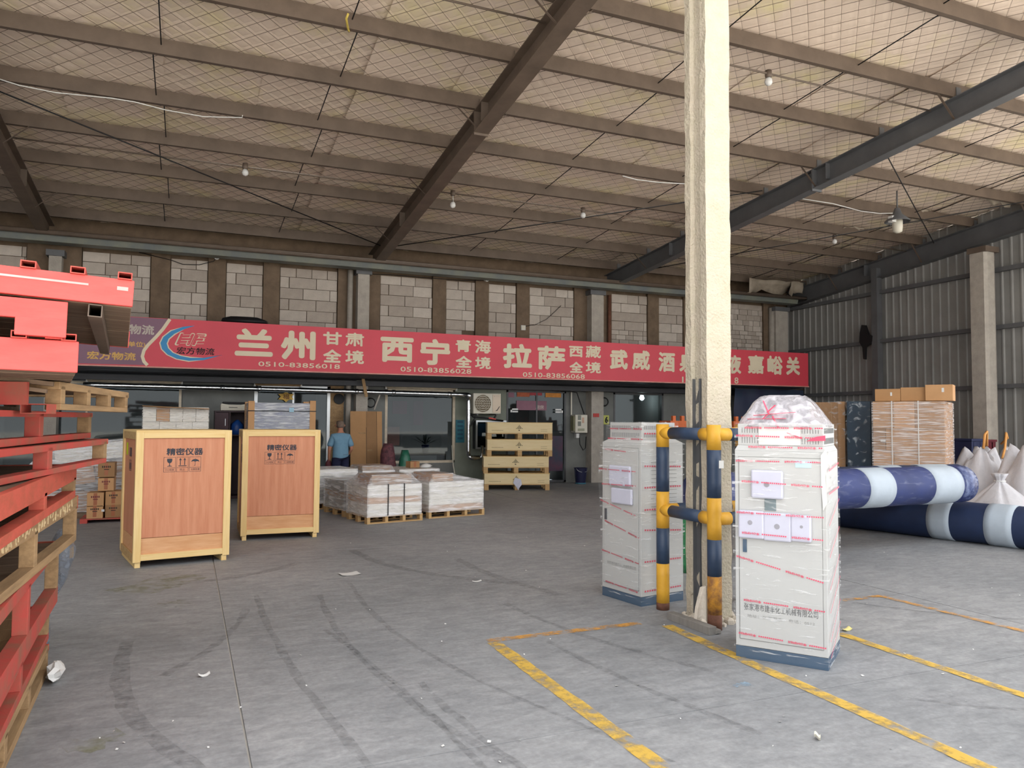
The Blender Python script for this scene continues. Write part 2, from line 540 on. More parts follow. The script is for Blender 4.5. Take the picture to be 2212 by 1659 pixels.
# tyre marks worn into the slabs
for a, b, w, bend in (((1.15, 7.2), (1.62, 2.6), .05, .25), ((1.5, 7.6), (2.15, 3.1), .04, .3), ((.62, 7.4), (.95, 2.7), .05, .12), ((1.0, 6.0), (1.3, 2.4), .035, -.1),
                      ((2.6, 6.3), (3.15, 4.1), .06, .12), ((2.45, 5.1), (2.75, 3.2), .05, .05), ((-.35, 6.2), (.2, 3.6), .10, .2), ((3.9, 3.3), (4.9, 2.7), .05, .1),
                      ((.2, 8.2), (1.2, 8.9), .12, .1), ((5.5, 5.2), (6.9, 4.0), .07, .2), ((-.1, 5.3), (.5, 6.9), .06, .1), ((1.9, 9.5), (3.0, 7.0), .12, .3),
                      ((2.9, 8.5), (3.2, 6.4), .1, .1), ((1.35, 4.6), (1.75, 2.2), .05, .1)):
    strip('tyre_mark', a, b, w, M_TYRE, .0015, 20, .012, floor, bend)
# yellowish dust by the left crate
for a, b, w in (((-.45, 7.9), (.1, 8.6), .5), ((-.5, 4.3), (-.25, 4.42), .14), ((-.2, 7.2), (.05, 7.4), .2)):
    strip('dust_stain', a, b, w, worn('yellow_dust', '#8f9070', .45, .7, 5, amount=.7), .0018, 8, .06, floor)
strip('paint_stain', (3.093,3.841), (3.212,3.829), .07, worn('blue_dust', '#8fa6b8', .4, .6, 6, amount=.8), .0018, 8, .02, floor)
# small scraps swept about the floor
mb = MB()
for k in range(170):
    px, py = random.uniform(-.6, 8), random.choice((random.uniform(2.1, 6), random.uniform(2.1, 11)))
    if px < -.3 and py > 4.5: continue
    s_ = random.uniform(.004, .014); a = random.uniform(0, 6.28)
    c_, d_ = math.cos(a) * s_, math.sin(a) * s_ * random.uniform(.4, 1)
    mb.add([(px - c_, py - d_, .004), (px + d_, py - c_, .004), (px + c_, py + d_, .007), (px - d_, py + c_, .009)], [(0, 1, 2, 3)])
lit = O('litter', mb, M_WHITE); lit['kind'] = 'stuff'; lit['label'] = 'tiny white scraps scattered over the concrete floor'; lit['category'] = 'litter'
def paper(cx, cy, w, d, rz, label, m=M_WHITE, lift=.012):
    n = 5; vs = []
    for j in range(n):
        for i in range(n):
            x, y = (i / (n - 1) - .5) * w, (j / (n - 1) - .5) * d
            vs.append((cx + x * math.cos(rz) - y * math.sin(rz), cy + x * math.sin(rz) + y * math.cos(rz), .004 + lift * (abs(x / w) ** 2 * 3 + .3 * math.sin(5 * y / d))))
    fs = [(j * n + i, j * n + i + 1, (j + 1) * n + i + 1, (j + 1) * n + i) for j in range(n - 1) for i in range(n - 1)]
    return tag(O('paper_sheet', MB().add(vs, fs, True), m), label, 'paper')
p_ = (1.583,8.029,0.000); paper(p_[0], p_[1], .2, .13, .2, 'white sheet of paper lying on the open floor before the crates')
p_ = (2.682,7.218,0.000); paper(p_[0], p_[1], .1, .03, .1, 'narrow white paper strip on the floor in mid hall')
p_ = (0.137,5.207,0.000); paper(p_[0], p_[1], .07, .03, .3, 'small crumpled white scrap near the floor joint', lift=.02)
p_ = (2.971,3.045,-0.000); paper(p_[0], p_[1], .04, .03, .8, 'small yellowed scrap on the floor before the front cabinet', M_OFFW, .03)
p_ = (4.722,4.526,0.000); paper(p_[0], p_[1], .1, .04, .2, 'yellow folded scrap at the right foot of the front cabinet', mat('yellow_paper', '#dcd08a', .7), .02)

# ================================================================ BACK WALL
YB = 17.9
wall = struct('wall_back')
def wb(x0, x1, z0, z1, m, y0=YB, y1=YB + .25, name='wall_panel'):
    return box(name, x0, x1, y0, y1, z0, z1, m, wall)
# upper band: rendered ground, pale block panels set in it, piers proud of it
wb(-9.5, 16.55, 2.5, 5.75, M_PIER, YB + .06, YB + .3)
PAN = [(-3.977, -3.044), (-2.061, -0.788), (-0.398, 0.338),
       (0.718, 1.484), (1.854, 3.133), (4.144, 5.421),
       (5.776, 6.524), (6.895, 7.639), (8.014, 9.280),
       (10.426, 11.548), (11.922, 12.719), (14.087, 15.525)]
ZT, ZL = 5.02, 3.40
rb = random.Random(3)
cache = {}
def block(x0, x1, z0, z1):
    w, h = round(x1 - x0, 2), round(z1 - z0, 2)
    if w < .03 or h < .03: return
    me = cache.get((w, h))
    g = .007
    if me is None:
        b_ = MB().bx(g, w - g, 0, .1, g * .8, h - g * .8)
        me = b_.mesh('concrete_block'); cache[(w, h)] = me; me.materials.append(None)
    o = bpy.data.objects.new('concrete_block', me); COL.objects.link(o); o.parent = wall
    o.location = (x0, YB - .012 + rb.uniform(-.012, .012), z0)
    o.material_slots[0].link = 'OBJECT'; o.material_slots[0].material = rb.choice(M_BLOCK)
for n, (xa, xb) in enumerate(PAN):
    wb(xa, xb, ZL, ZT + .02, M_PIER, YB + .03, YB + .07)      # dark mortar ground behind the joints
    if n == 11 or n == 9: hs = [.12] * 7 + [.155] * 5 if n == 11 else [.13] * 5 + [.242] * 4
    else: hs = [.155] + [.25] * 5 + [.21]
    z = ZL; row = 0
    while z < ZT - .05:
        h = hs[min(row, len(hs) - 1)]; h = min(h, ZT - z)
        small = h < .16
        L = .30 if small else .6
        x = xa - (L * rb.choice((.3, .5, .66)) if row % 2 else L * rb.choice((0, 0, .15)))
        while x < xb - .02:
            l_ = L * (rb.choice((.5, .8, 1)) if small else 1)
            if z + h > ZT - .06: l_ = rb.choice((.35, .4, .5))
            a, b = max(x, xa), min(x + l_, xb)
            if not (n == 6 and a > (xa + xb) / 2 - .25 and z < 3.66 and z + h > 3.5 and a > xa + .3): block(a, b, z, z + h)
            x += l_
        z += h; row += 1
# piers and columns standing proud of the band
for a, b in zip(PAN[:-1], PAN[1:]):
    if a is PAN[9] or a is PAN[10]: pass
    if b[0] - a[1] > .15: wb(a[1] + .01, b[0] - .01, ZL, 5.1, M_PIER, YB - .05, YB + .1, 'pier')
wb(PAN[11][1] + .02, PAN[11][1] + .3, ZL, 5.1, M_PIER, YB - .05, YB + .1, 'pier')
def wcol(x0, x1, z1, m=M_CONCG, cap=True):
    wb(x0, x1, 0, z1, m, YB - .3, YB + .05, 'concrete_column')
    if cap: wb(x0 - .05, x1 + .05, z1, z1 + .12, M_STEELD, YB - .34, YB + .05, 'column_cap')
wcol(-2.617, -2.393, 4.82)
wcol(3.556, 3.823, 4.95)
wcol(9.669, 10.028, 4.9)
wcol(15.776, 16.226, 4.85)
def wpipe(px0, px1, z0, z1, m, y=YB - .12):
    O('downpipe', MB().tube([((px0 + px1) / 2, y, z0), ((px0 + px1) / 2, y, (z0 + z1) / 2), ((px0 + px1) / 2, y, z1)], (px1 - px0) / 2, 12), m, wall)
wpipe(3.347, 3.476, 0, 5.05, M_CONCG)
wpipe(10.256, 10.355, 2.5, 4.95, M_RUST)
wpipe(9.683, 9.752, 2.5, 4.75, M_CONCG)
wpipe(15.695, 15.902, 2.5, 4.95, M_CONCG)
# ledge and small dark opening just above the sign
wb(-9.5, 16.5, 3.33, 3.40, M_PIER, YB - .06, YB + .1, 'ledge')
wb(6.000, 6.506, 3.5, 3.68, M_BLACK, YB - .03, YB + .02, 'vent_opening')
# lower facade: panels round the openings
for x0, x1, z0, z1, m in ((-9.5, -3.6, 0, 2.5, M_WALLG), (-3.6, -.16, 0, .45, M_WALLG), (-3.6, 16.5, 2.36, 2.5, M_DARK), (-.10, 1.22, 0, 2.36, M_WALLG),
                          (1.22, 1.36, 0, 2.36, M_WALLG), (3.02, 3.33, 0, 2.36, M_TANW), (3.33, 4.30, 0, 2.36, M_WALLG), (4.30, 6.04, 0, .56, M_WALLG), (6.04, 7.40, 0, 2.36, M_WALLGR),
                          (9.08, 10.5, 0, 2.36, M_WALLG), (10.5, 12.08, 0, .9, M_WALLG), (12.08, 16.5, 0, 2.36, M_WALLG)):
    wb(x0, x1, z0, z1, m)
# shallow rooms behind the glass
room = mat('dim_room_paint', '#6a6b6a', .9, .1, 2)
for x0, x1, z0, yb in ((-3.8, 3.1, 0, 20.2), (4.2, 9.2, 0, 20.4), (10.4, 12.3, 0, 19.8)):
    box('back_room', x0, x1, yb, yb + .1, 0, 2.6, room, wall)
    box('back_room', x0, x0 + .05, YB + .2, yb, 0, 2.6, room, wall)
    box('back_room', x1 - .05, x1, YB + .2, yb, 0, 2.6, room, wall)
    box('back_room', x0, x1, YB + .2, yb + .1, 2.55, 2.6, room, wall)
# canopy behind the sign: ribbed soffit sheet, its end board
mb = MB()
x0, x1 = -9.0, 15.6
ribs = [(16.24, 2.56), (16.5, 2.53), (16.52, 2.56), (16.6, 2.56), (16.62, 2.53), (16.95, 2.52), (16.97, 2.55), (17.05, 2.55), (17.07, 2.51), (17.45, 2.5), (17.47, 2.53), (17.55, 2.53), (17.57, 2.49), (17.9, 2.47)]
prof = [(y, z) for y, z in ribs] + [(y, z + .02) for y, z in reversed(ribs)]
mb.prism(prof, x0, x1, 'x')
O('canopy_soffit', mb, M_DARK, wall)
box('canopy_roof', x0, x1, 16.3, 17.9, 3.26, 3.3, M_STEELD, wall)
box('canopy_beam', x0, x1, 17.4, 17.55, 2.36, 2.47, M_DARK, wall)

# windows and the glass door
def window(name, x0, x1, z0, z1, fm, fw=.06, mull=(), y=YB + .04):
    w = struct(name)
    box('window_frame', x0, x0 + fw, y - .05, y + .05, z0, z1, fm, w); box('window_frame', x1 - fw, x1, y - .05, y + .05, z0, z1, fm, w)
    box('window_frame', x0, x1, y - .05, y + .05, z1 - fw, z1, fm, w); box('window_frame', x0, x1, y - .05, y + .05, z0, z0 + fw, fm, w)
    for q in mull: box('mullion', q - .02, q + .02, y - .03, y + .03, z0, z1, fm, w)
    e = [x0] + list(mull) + [x1]
    for a, b in zip(e[:-1], e[1:]): box('pane', a + .01, b - .01, y - .004, y + .004, z0 + .01, z1 - .01, M_GLASS, w)
    return w
M_DFR = mat('dark_frame', '#4b4c4e', .4)
M_FRW = mat('cream_frame', '#cdbfa8', .5)
w0 = window('window_0', -3.6, -.12, .45, 2.34, M_FRW, .05, (-1.9,))
w1 = window('window_1', 1.36, 3.02, .0, 2.34, M_ALU, .07, (2.2,))
w2 = window('window_2', 4.30, 6.04, .56, 2.34, M_FRW, .06)
w3 = window('window_3', 10.5, 12.08, .9, 2.36, M_DFR, .05)
d1 = window('door_1', 7.40, 9.08, .02, 2.36, M_DFR, .05, (8.25,)); 
for xa, xb, sx in ((7.497, 7.700, 1), (8.754, 8.967, -1)):
    mb = MB().bx(xa, xb, YB - .05, YB - .02, 1.86, 1.9)
    if sx > 0: mb.bx(xa, xa + .04, YB - .05, YB - .02, 1.8, 1.9)
    else: mb.bx(xb - .04, xb, YB - .05, YB - .02, 1.8, 1.9)
    mb.bx(xa + .05 * (sx > 0), xb - .05 * (sx < 0), YB - .05, YB - .02, 1.80, 1.84)
    O('glass_clamp', mb, M_WHITE, d1)
# posters and a garland stuck on the glass
M_POST = mat('faded_pink_poster', '#8d6472', .7, .1, 5)
def poster(x0, x1, z0, z1, m, par, y=YB + .03): return box('poster', x0, x1, y - .012, y - .007, z0, z1, m, par)
poster(7.69, 8.53, 1.86, 2.1, M_POST, d1); poster(7.45, 7.62, 2.18, 2.3, M_POST, d1)
poster(7.70, 8.05, 2.2, 2.33, mat('orange_banner', '#b4603f', .7, .2, 9), d1)
poster(8.05, 8.4, 2.24, 2.33, mat('red_banner', '#a8434a', .7, .2, 9), d1)
poster(8.5, 8.95, 2.2, 2.33, mat('orange_band', '#d08a3f', .7, .2, 9), d1)
mb = MB(); write(mb, '厨房', 8.22, 8.45, 1.89, 1.99, YB + .016, .0); flat('lettering', mb, M_OFFW, d1)
poster(8.55, 9.0, .3, 1.2, mat('dark_mural_glass', '#27394c', .5, .5, 3, col2='#5a2c44'), d1)
for x0, x1, z0, z1, c_ in ((5.1, 5.5, 1.75, 2.1, '#8a5568'), (5.68, 5.95, 1.45, 2.1, '#7d5c6a'), (4.9, 5.3, .9, 1.4, '#9a7268')):
    box('wall_poster', x0, x1, 20.36, 20.39, z0, z1, mat('poster_' + c_[1:], c_, .8, .15, 6), wall)
# red truck-like reflection seen in the big pane is left to the glass; furniture inside the office
t = thing('office_desk', 'dark office desk seen through the large cream-framed window', 'desk', (5.5, 19.1, 0))
box('desk_top', -.6, .6, -.35, .35, .7, .74, M_OLDW, t)
for sx in (-1, 1): box('desk_side', sx * .58 - .02, sx * .58 + .02, -.33, .33, 0, .7, M_DARK, t)
t = thing('potted_plant', 'small plant in a blue pot on the office desk behind glass', 'plant', (5.62, 19.0, .74))
O('pot', MB().tube([(0, 0, 0), (0, 0, .22)], [.07, .1], 12), mat('blue_pot', '#3a4a86', .4), t)
mb = MB()
for k in range(18):
    a = k * 2.4; r_ = .08 + .09 * (k % 3); h = .3 + .05 * (k % 4)
    c_, s_ = math.cos(a), math.sin(a)
    mb.add([(0, 0, .22), (c_ * r_ - s_ * .03, s_ * r_ + c_ * .03, h), (c_ * r_ * 1.4, s_ * r_ * 1.4, h + .04), (c_ * r_ + s_ * .03, s_ * r_ - c_ * .03, h)], [(0, 1, 2, 3)])
O('foliage', mb, mat('dull_leaf', '#6d7a72', .6, .3, 8), t)
# lit bulb in the small office
t = thing('ceiling_lamp', 'bright lit bulb under the ceiling behind the small dark window', 'lamp', (11.9, 18.7, 2.31))
O('bulb', MB().tube([(0, 0, .04), (0, 0, 0), (0, 0, -.06), (0, 0, -.1), (0, 0, -.12)], [.03, .05, .07, .045, .01], 12), glow('lit_bulb', '#f4faff', 30), t)
O('socket', MB().tube([(0, 0, .04), (0, 0, .24)], [.03, .03], 10), M_WHITE, t)
ld = bpy.data.lights.new('bulb_light', 'POINT'); ld.energy = 8; ld.color = (.85, 1, .95); ld.shadow_soft_size = .06
lo = bpy.data.objects.new('bulb_light', ld); COL.objects.link(lo); lo.location = (11.9, 18.7, 2.12)
# rolled-up blinds above the windows
for x0, x1, lab in ((-1.9, -.12, 'rolled cream window blind over the left office window'), (1.36, 2.35, 'short rolled tan blind over the window behind the wrapped machine'),
                    (4.3, 6.04, 'rolled cream blind housing over the large office window')):
    t = thing('window_blind', lab, 'blind', ((x0 + x1) / 2, YB - .08, 2.33)); w = (x1 - x0) / 2
    O('roller', MB().tube([(-w, 0, .03), (w, 0, .03)], .035, 10), M_TANW if x1 < 3 and x0 > 1 else M_FRW, t)
    for sx in (-1, 1): box('bracket', sx * w - .02, sx * w + .02, -.03, .08, -.02, .08, M_WHITE, t)

# ================================================================ RIGHT WALL (corrugated)
XR = 16.55
wr = struct('wall_right')
Y0, Y1 = 9.2, 18.0
def roofz(y, z0=5.45): return z0 + .105 * (17.9 - y)
n = 10
for k in range(n):
    ya = Y0 + (Y1 - Y0) * k / n; yb = Y0 + (Y1 - Y0) * (k + 1) / n
    mb = MB(); pts = []
    for q in range(4):
        y = ya + (yb - ya) * q / 4; s_ = (yb - ya) / 4
        pts += [(XR + .02, y), (XR + .02, y + s_ * .68), (XR - .005, y + s_ * .78), (XR - .005, y + s_ * .9), (XR + .02, y + s_ * .98)]
    pts.append((XR + .02, yb))
    vs = [(x, y, .02) for x, y in pts] + [(x, y, roofz(y, 5.72)) for x, y in pts]; m_ = len(pts)
    mb.add(vs, [(i, i + 1, m_ + i + 1, m_ + i) for i in range(m_ - 1)])
    o = O('corrugated_sheet', mb, M_SHEET, wr)
    md = o.modifiers.new('thick', 'SOLIDIFY'); md.thickness = .004
for z0, z1, nm in ((2.40, 2.40, 'girt'), (3.71, 3.71, 'girt'), (4.98, 4.98, 'girt')):
    O(nm, MB().bar((XR - .09, Y0, z0 + .03), (XR - .09, Y1 - .1, z1 - .03), .12, .09), M_STEELD, wr)
O('steel_post', MB().bx(XR - .24, XR - .06, 14.5, 14.68, 0, 5.6), M_STEELD, wr)
# concrete corner column of the right bay
mb = MB()
c0 = (16.250,11.406,1.146)
cx0, cy0 = 15.92, 11.45
mb.prism([(cx0, cy0), (cx0, cy0 - .12), (cx0 + .08, cy0 - .16), (cx0 + .28, cy0 - .16), (cx0 + .36, cy0 - .12), (cx0 + .36, cy0 + .2), (cx0, cy0 + .2)], 0, 5.35, 'z')
O('concrete_column', mb, M_CONCG, wr)
mb = MB().bx(cx0 - .03, cx0 + .4, cy0 - .2, cy0 + .24, 5.35, 5.47)
O('column_cap', mb, M_STEEL, wr)
# black rag snagged on the girt
mb = MB(); pl = [(-.22, .0), (-.25, .18), (-.12, .22), (-.02, .48), (.1, .5), (.16, .3), (.18, .05), (.08, -.1), (.06, -.4), (.0, -.42), (-.02, -.1)]
mb.prism([(p[0], p[1]) for p in pl], -.03, .03, 'x')
q_ = (16.300,14.894,3.671)
o = O('black_rag', mb, M_BLACK); o.location = (16.33, q_[1], q_[2]); tag(o, 'torn black rag snagged on the middle rail of the metal wall', 'rag')
# plain unseen left wall, put in to block light from the side
wl = struct('wall_left', MB().bx(-9.6, -9.4, 2.0, 18.2, 0, 6.9), M_SHEET)

# ================================================================ CEILING
ceil = struct('ceiling')
YF, YE = 4.0, 18.15                       # open front edge and eave
XA, XZ = -9.6, 16.75
def PZ(y): return 5.45 + .105 * (17.9 - y)    # underside of the purlins
dirY = Vector((0, 1, -.105)).normalized()
# quilted lining: one sheet per bay strip, edges sagging a little
xw = 1.31; k = 0; x = XA
rs = random.Random(11)
while x < XZ - .2:
    dz = rs.uniform(0, .03); tl = rs.uniform(-.012, .02)
    a, b = x - .02, min(x + xw + .02, XZ)
    ny = 24; vs = []; nx = 4
    for j in range(ny + 1):
        y = YF + (YE - YF) * j / ny
        for i in range(nx + 1):
            xx = a + (b - a) * i / nx
            z = PZ(y) + .235 + dz + tl * (i / nx - .5) * 2 + .012 * math.sin(i * 2.1 + j * 1.3 + k)
            vs.append((xx, y, z))
    fs = [(j * (nx + 1) + i, j * (nx + 1) + i + 1, (j + 1) * (nx + 1) + i + 1, (j + 1) * (nx + 1) + i) for j in range(ny) for i in range(nx)]
    O('insulation_sheet', MB().add(vs, fs, True), M_ROOF, ceil)
    x += xw; k += 1
# metal roof skin over the lining keeps daylight out
box_ = MB().add([(XA, YF, PZ(YF) + .36), (XZ, YF, PZ(YF) + .36), (XZ, YE, PZ(YE) + .36), (XA, YE, PZ(YE) + .36),
                 (XA, YF, PZ(YF) + .34), (XZ, YF, PZ(YF) + .34), (XZ, YE, PZ(YE) + .34), (XA, YE, PZ(YE) + .34)],
                [(0, 1, 2, 3), (7, 6, 5, 4), (0, 4, 5, 1), (1, 5, 6, 2), (2, 6, 7, 3), (3, 7, 4, 0)])
O('roof_sheet', box_, M_SHEET, ceil)
# wire net under the lining: two families of wires at 45 degrees
mb = MB(); st = .28; hw = .0032
def clip(x0, y0, dx):
    pts = []
    ya, yb = 4.1, 17.9
    xa, xb = x0 + dx * (ya - 2.0), x0 + dx * (yb - 2.0)
    lo, hi = -5.2, 16.9
    t0, t1 = 0., 1.
    for e, s_ in ((lo, 1), (hi, -1)):
        fa, fb = s_ * (xa - e), s_ * (xb - e)
        if fa < 0 and fb < 0: return None
        if fa < 0: t0 = max(t0, fa / (fa - fb))
        if fb < 0: t1 = min(t1, fa / (fa - fb))
    if t1 - t0 < .01: return None
    return [(xa + (xb - xa) * t, ya + (yb - ya) * t) for t in (t0, t1)]
for dx in (1, -1):
    x = -22.0
    while x < 34:
        q = clip(x, 2.0, dx)
        if q:
            (ax, ay), (bx_, by_) = q
            m_ = max(2, int((by_ - ay) / 2))
            vs = []
            for i in range(m_ + 1):
                t = i / m_; xx = ax + (bx_ - ax) * t; yy = ay + (by_ - ay) * t
                z = PZ(yy) + .21
                vs += [(xx - hw, yy, z), (xx + hw, yy, z), (xx, yy, z + hw * 1.6)]
            fs = []
            for i in range(m_):
                for c_ in range(3):
                    d_ = (c_ + 1) % 3
                    fs.append((3 * i + c_, 3 * i + d_, 3 * i + 3 + d_, 3 * i + 3 + c_))
            mb.add(vs, fs)
        x += st
o = O('wire_netting', mb, M_NET, ceil); o['kind'] = 'stuff'
# C-purlins
PY = [17.2, 15.87, 14.55, 13.23, 11.9, 10.56, 9.23, 7.88, 6.47, 5.1, 4.05]
for y in PY:
    z = PZ(y); mb = MB()
    mb.bx(XA, XZ, y - .006, y, z, z + .2)
    mb.bx(XA, XZ, y, y + .06, z, z + .006); mb.bx(XA, XZ, y, y + .06, z + .194, z + .2)
    mb.bx(XA, XZ, y + .055, y + .061, z, z + .02); mb.bx(XA, XZ, y + .055, y + .061, z + .18, z + .2)
    O('purlin', mb, M_STEEL, ceil)
# sag rods between the purlins
for x in (-4.9, -.47, 1.79, 6.2, 8.52, 12.6, 14.6):
    for j in range(len(PY) - 2):
        a, b = PY[j], PY[j + 1]; off = .05 if j % 2 else -.05
        O('sag_rod', MB().tube([(x + off, a, PZ(a) + .12), (x + off, b, PZ(b) + .08)], .008, 6), M_BLACK, ceil)
# rafters: welded I-beams under the purlins
def rafter(xa, xb, d0, d1, m=M_STEEL, hw=.1):
    """xa at y = 7, xb at the eave; depth d0 -> d1"""
    mb = MB()
    ya, yb = YF, 17.75
    def X(y): return xb + (xa - xb) * max(0, min(1.6, (17.75 - y) / 10.75))
    def sec(y, d):
        x = X(y); zt = PZ(y) - .004; zb = zt - d; w = .006; tf = .014
        return [Vector(p) for p in ((x - hw, y, zt), (x + hw, y, zt), (x + hw, y, zt - tf), (x + w, y, zt - tf), (x + w, y, zb + tf), (x + hw, y, zb + tf),
                                    (x + hw, y, zb), (x - hw, y, zb), (x - hw, y, zb + tf), (x - w, y, zb + tf), (x - w, y, zt - tf), (x - hw, y, zt - tf))]
    mb.rings([sec(ya, d0), sec(8, d0), sec(13, (d0 + d1) / 2), sec(yb, d1)], False)
    O('rafter', mb, m, ceil)
    for y in PY[:10]:
        x = X(y); z = PZ(y)
        O('purlin_cleat', MB().bx(x - .05, x + .05, y - .02, y - .008, z - .01, z + .15), m, ceil)
    for y in PY[1:10:2]:
        x = X(y); z = PZ(y)
        for sx in (-1, 1):
            O('fly_brace', MB().bar((x + sx * .06, y + .02, z - d0 + .03), (x + sx * .42, y + .02, z + .02), .035, .006), M_STEEL, ceil)
    for y in (10.3, 6.2, 14.9):
        x = X(y); z = PZ(y)
        O('stiffener_plate', MB().bx(x - hw, x + hw, y, y + .012, z - .30, z - .004), m, ceil)
    O('end_plate', MB().bx(X(10.62) - .11, X(10.62) + .11, 10.6, 10.63, PZ(10.6) - d0 - .05, PZ(10.6) - .01), m, ceil)
rafter(-2.72, -2.66, .34, .36)
rafter(3.95, 3.93, .32, .36, hw=.115)
rafter(10.62, 10.22, .36, .38, M_STEELD)
rafter(16.5, 16.45, .46, .46, M_STEELD, hw=.14)
rafter(-9.3, -9.3, .34, .36)
# eave gutter box along the back
mb = MB().prism([(17.18, 5.02), (17.5, 5.02), (17.6, 5.16), (17.6, 5.3), (17.56, 5.3), (17.12, 5.2)], XA, 16.2, 'x')
O('eave_gutter', mb, mat('grey_green_metal', '#7b7d6e', .5, .15, 2, col2='#5d6468'), ceil)
O('eave_strut', MB().tube([(XA, 17.05, 5.17), (16.4, 17.05, 5.17)], .05, 10), M_STEEL, ceil)
# diagonal tension rods
for a, b in (((4.05, 17.0), (10.1, 11.6)), ((10.7, 17.0), (16.4, 9.6)), ((10.75, 9.4), (16.4, 12.9)), ((3.9, 16.9), (-2.6, 12.0))):
    O('tension_rod', MB().tube([(a[0], a[1], PZ(a[1]) - .06), (b[0], b[1], PZ(b[1]) - .06)], .011, 6), M_BLACK, ceil)
# lining that has come loose and hangs in scraps
M_SCRAP = mat('torn_lining', '#968b7c', .5, .2, 6, .3)
def scrap(px, py, pz, w, h, seed):
    r_ = random.Random(seed); n = 7; vs = []
    for j in range(4):
        for i in range(n):
            vs.append((px + (i / (n - 1) - .5) * w + r_.uniform(-.02, .02), py + r_.uniform(-.06, .06) + .05 * j, pz - h * j / 3 * (.5 + r_.random() * .7) + r_.uniform(-.02, .02)))
    fs = [(j * n + i, j * n + i + 1, (j + 1) * n + i + 1, (j + 1) * n + i) for j in range(3) for i in range(n - 1)]
    o = O('loose_lining', MB().add(vs, fs, True), M_SCRAP, ceil)
    o.modifiers.new('thick', 'SOLIDIFY').thickness = .01
for px, py, w, h, s_ in ((14.9, 11.9, .6, .22, 1), (14.2, 13.2, .7, .14, 2), (14.6, 14.6, .7, .14, 3), (14.4, 16.0, .5, .12, 4), (15.6, 10.7, .9, .16, 8)):
    scrap(px, py, PZ(py) + .2, w, h, s_)
scrap(15.0, 16.9, PZ(16.9) + .02, 1.5, .45, 5); scrap(15.9, 16.8, PZ(16.9) + .02, .5, .4, 6)
# conduits along the bays
for y, dz in ((13.67, -.02), (8.28, -.02)):
    O('conduit', MB().tube([(-2.6, y, PZ(y) + dz), (3.9, y, PZ(y) + dz)], .014, 8), M_STEEL, ceil)
    O('conduit', MB().tube([(4.0, y, PZ(y) + dz), (10.5, y, PZ(y) + dz)], .014, 8), M_STEEL, ceil)
    O('conduit', MB().tube([(10.7, y, PZ(y) + dz), (16.4, y, PZ(y) + dz)], .014, 8), M_STEEL, ceil)

# lamps hung from the conduits
def bulb(loc, label, hang=0., cat='lamp', grp=None):
    t = thing('ceiling_bulb', label, cat, loc)
    O('lamp_holder', MB().tube([(0, 0, .05), (0, 0, -.02), (0, 0, -.05)], [.045, .05, .04], 12), M_STEEL, t)
    z = -.05 - hang
    if hang: O('cord', MB().tube([(0, 0, 0), (.01, 0, z)], .006, 6), M_WHITE, t)
    O('bulb', MB().tube([(0, 0, z), (0, 0, z - .03), (0, 0, z - .07), (0, 0, z - .1), (0, 0, z - .115)], [.03, .05, .055, .04, .01], 12), M_WHITE, t)
    return t
bulb((.807, 13.638, PZ(13.638) - .02), 'small square white lamp on the roof conduit over the left bay')
bulb((4.52, 13.652, PZ(13.65) - .02), 'bare bulb dangling on a short white cord beside the middle rafter', .12)
bulb((7.31, 13.674, PZ(13.67) - .02), 'white bulb on the conduit over the middle bay')
bulb((7.34, 8.289, PZ(8.29) - .02), 'white bulb on the near conduit to the right of the concrete column')
bulb((13.8, 13.43, PZ(13.43) + .0), 'small pale bulb on the conduit over the far right bay')
t = thing('pendant_lamp', 'dark cone shaded pendant lamp hanging in the right bay', 'lamp', (13.2, 11.2, 5.70))
O('lamp_shade', MB().tube([(0, 0, .26), (0, 0, .14), (0, 0, 0), (0, 0, -.02)], [.05, .09, .24, .24], 18, False), M_STEELD, t)
O('stem', MB().tube([(0, 0, .26), (0, 0, .62)], .015, 8), M_STEELD, t)
O('bulb', MB().tube([(0, 0, .02), (0, 0, -.12), (0, 0, -.22), (0, 0, -.25)], [.1, .1, .09, .03], 12), M_OFFW, t)
O('ballast_box', MB().bx(-.2, -.04, -.05, .05, -.04, .08), M_WHITE, t)
# white cables
def cable(name, label, pts, r, m):
    o = O(name, MB().tube(pts, r, 6), m); return tag(o, label, 'cable')
def lp(*px):
    return px
cable('white_cable', 'thin white cable sagging under the purlins at upper left', [(-2.428,11.764,6.044), (-2.187,11.874,6.033), (-1.764,11.927,6.027), (-1.082,11.847,6.036), (-0.793,11.853,6.035), (-0.379,11.959,6.024), (0.116,11.989,6.021), (0.644,11.922,6.068), (0.648,11.889,6.091)], .008, M_WHITE)
cable('white_cable', 'white cable looping along the purlin towards the pendant lamp', [(11.196,11.749,6.066), (12.014,11.715,6.049), (12.923,11.854,6.035), (13.428,11.833,6.037), (13.891,11.742,6.077), (13.711,11.577,6.114)], .010, M_WHITE)
cable('white_cable', 'short white cable under the far purlin left of the column', [(7.157,11.879,6.032), (7.489,11.942,6.026), (7.973,11.915,6.028), (8.531,11.902,6.070), (8.486,11.811,6.099)], .010, M_WHITE)
cable('yellow_cable', 'yellow cable hooked round a purlin at the top of the frame', [(1.641,8.965,6.398), (1.632,9.030,6.371), (1.695,9.240,6.349), (1.719,9.306,6.362)], .014, mat('yellow_sheath', '#cdb75a', .5))

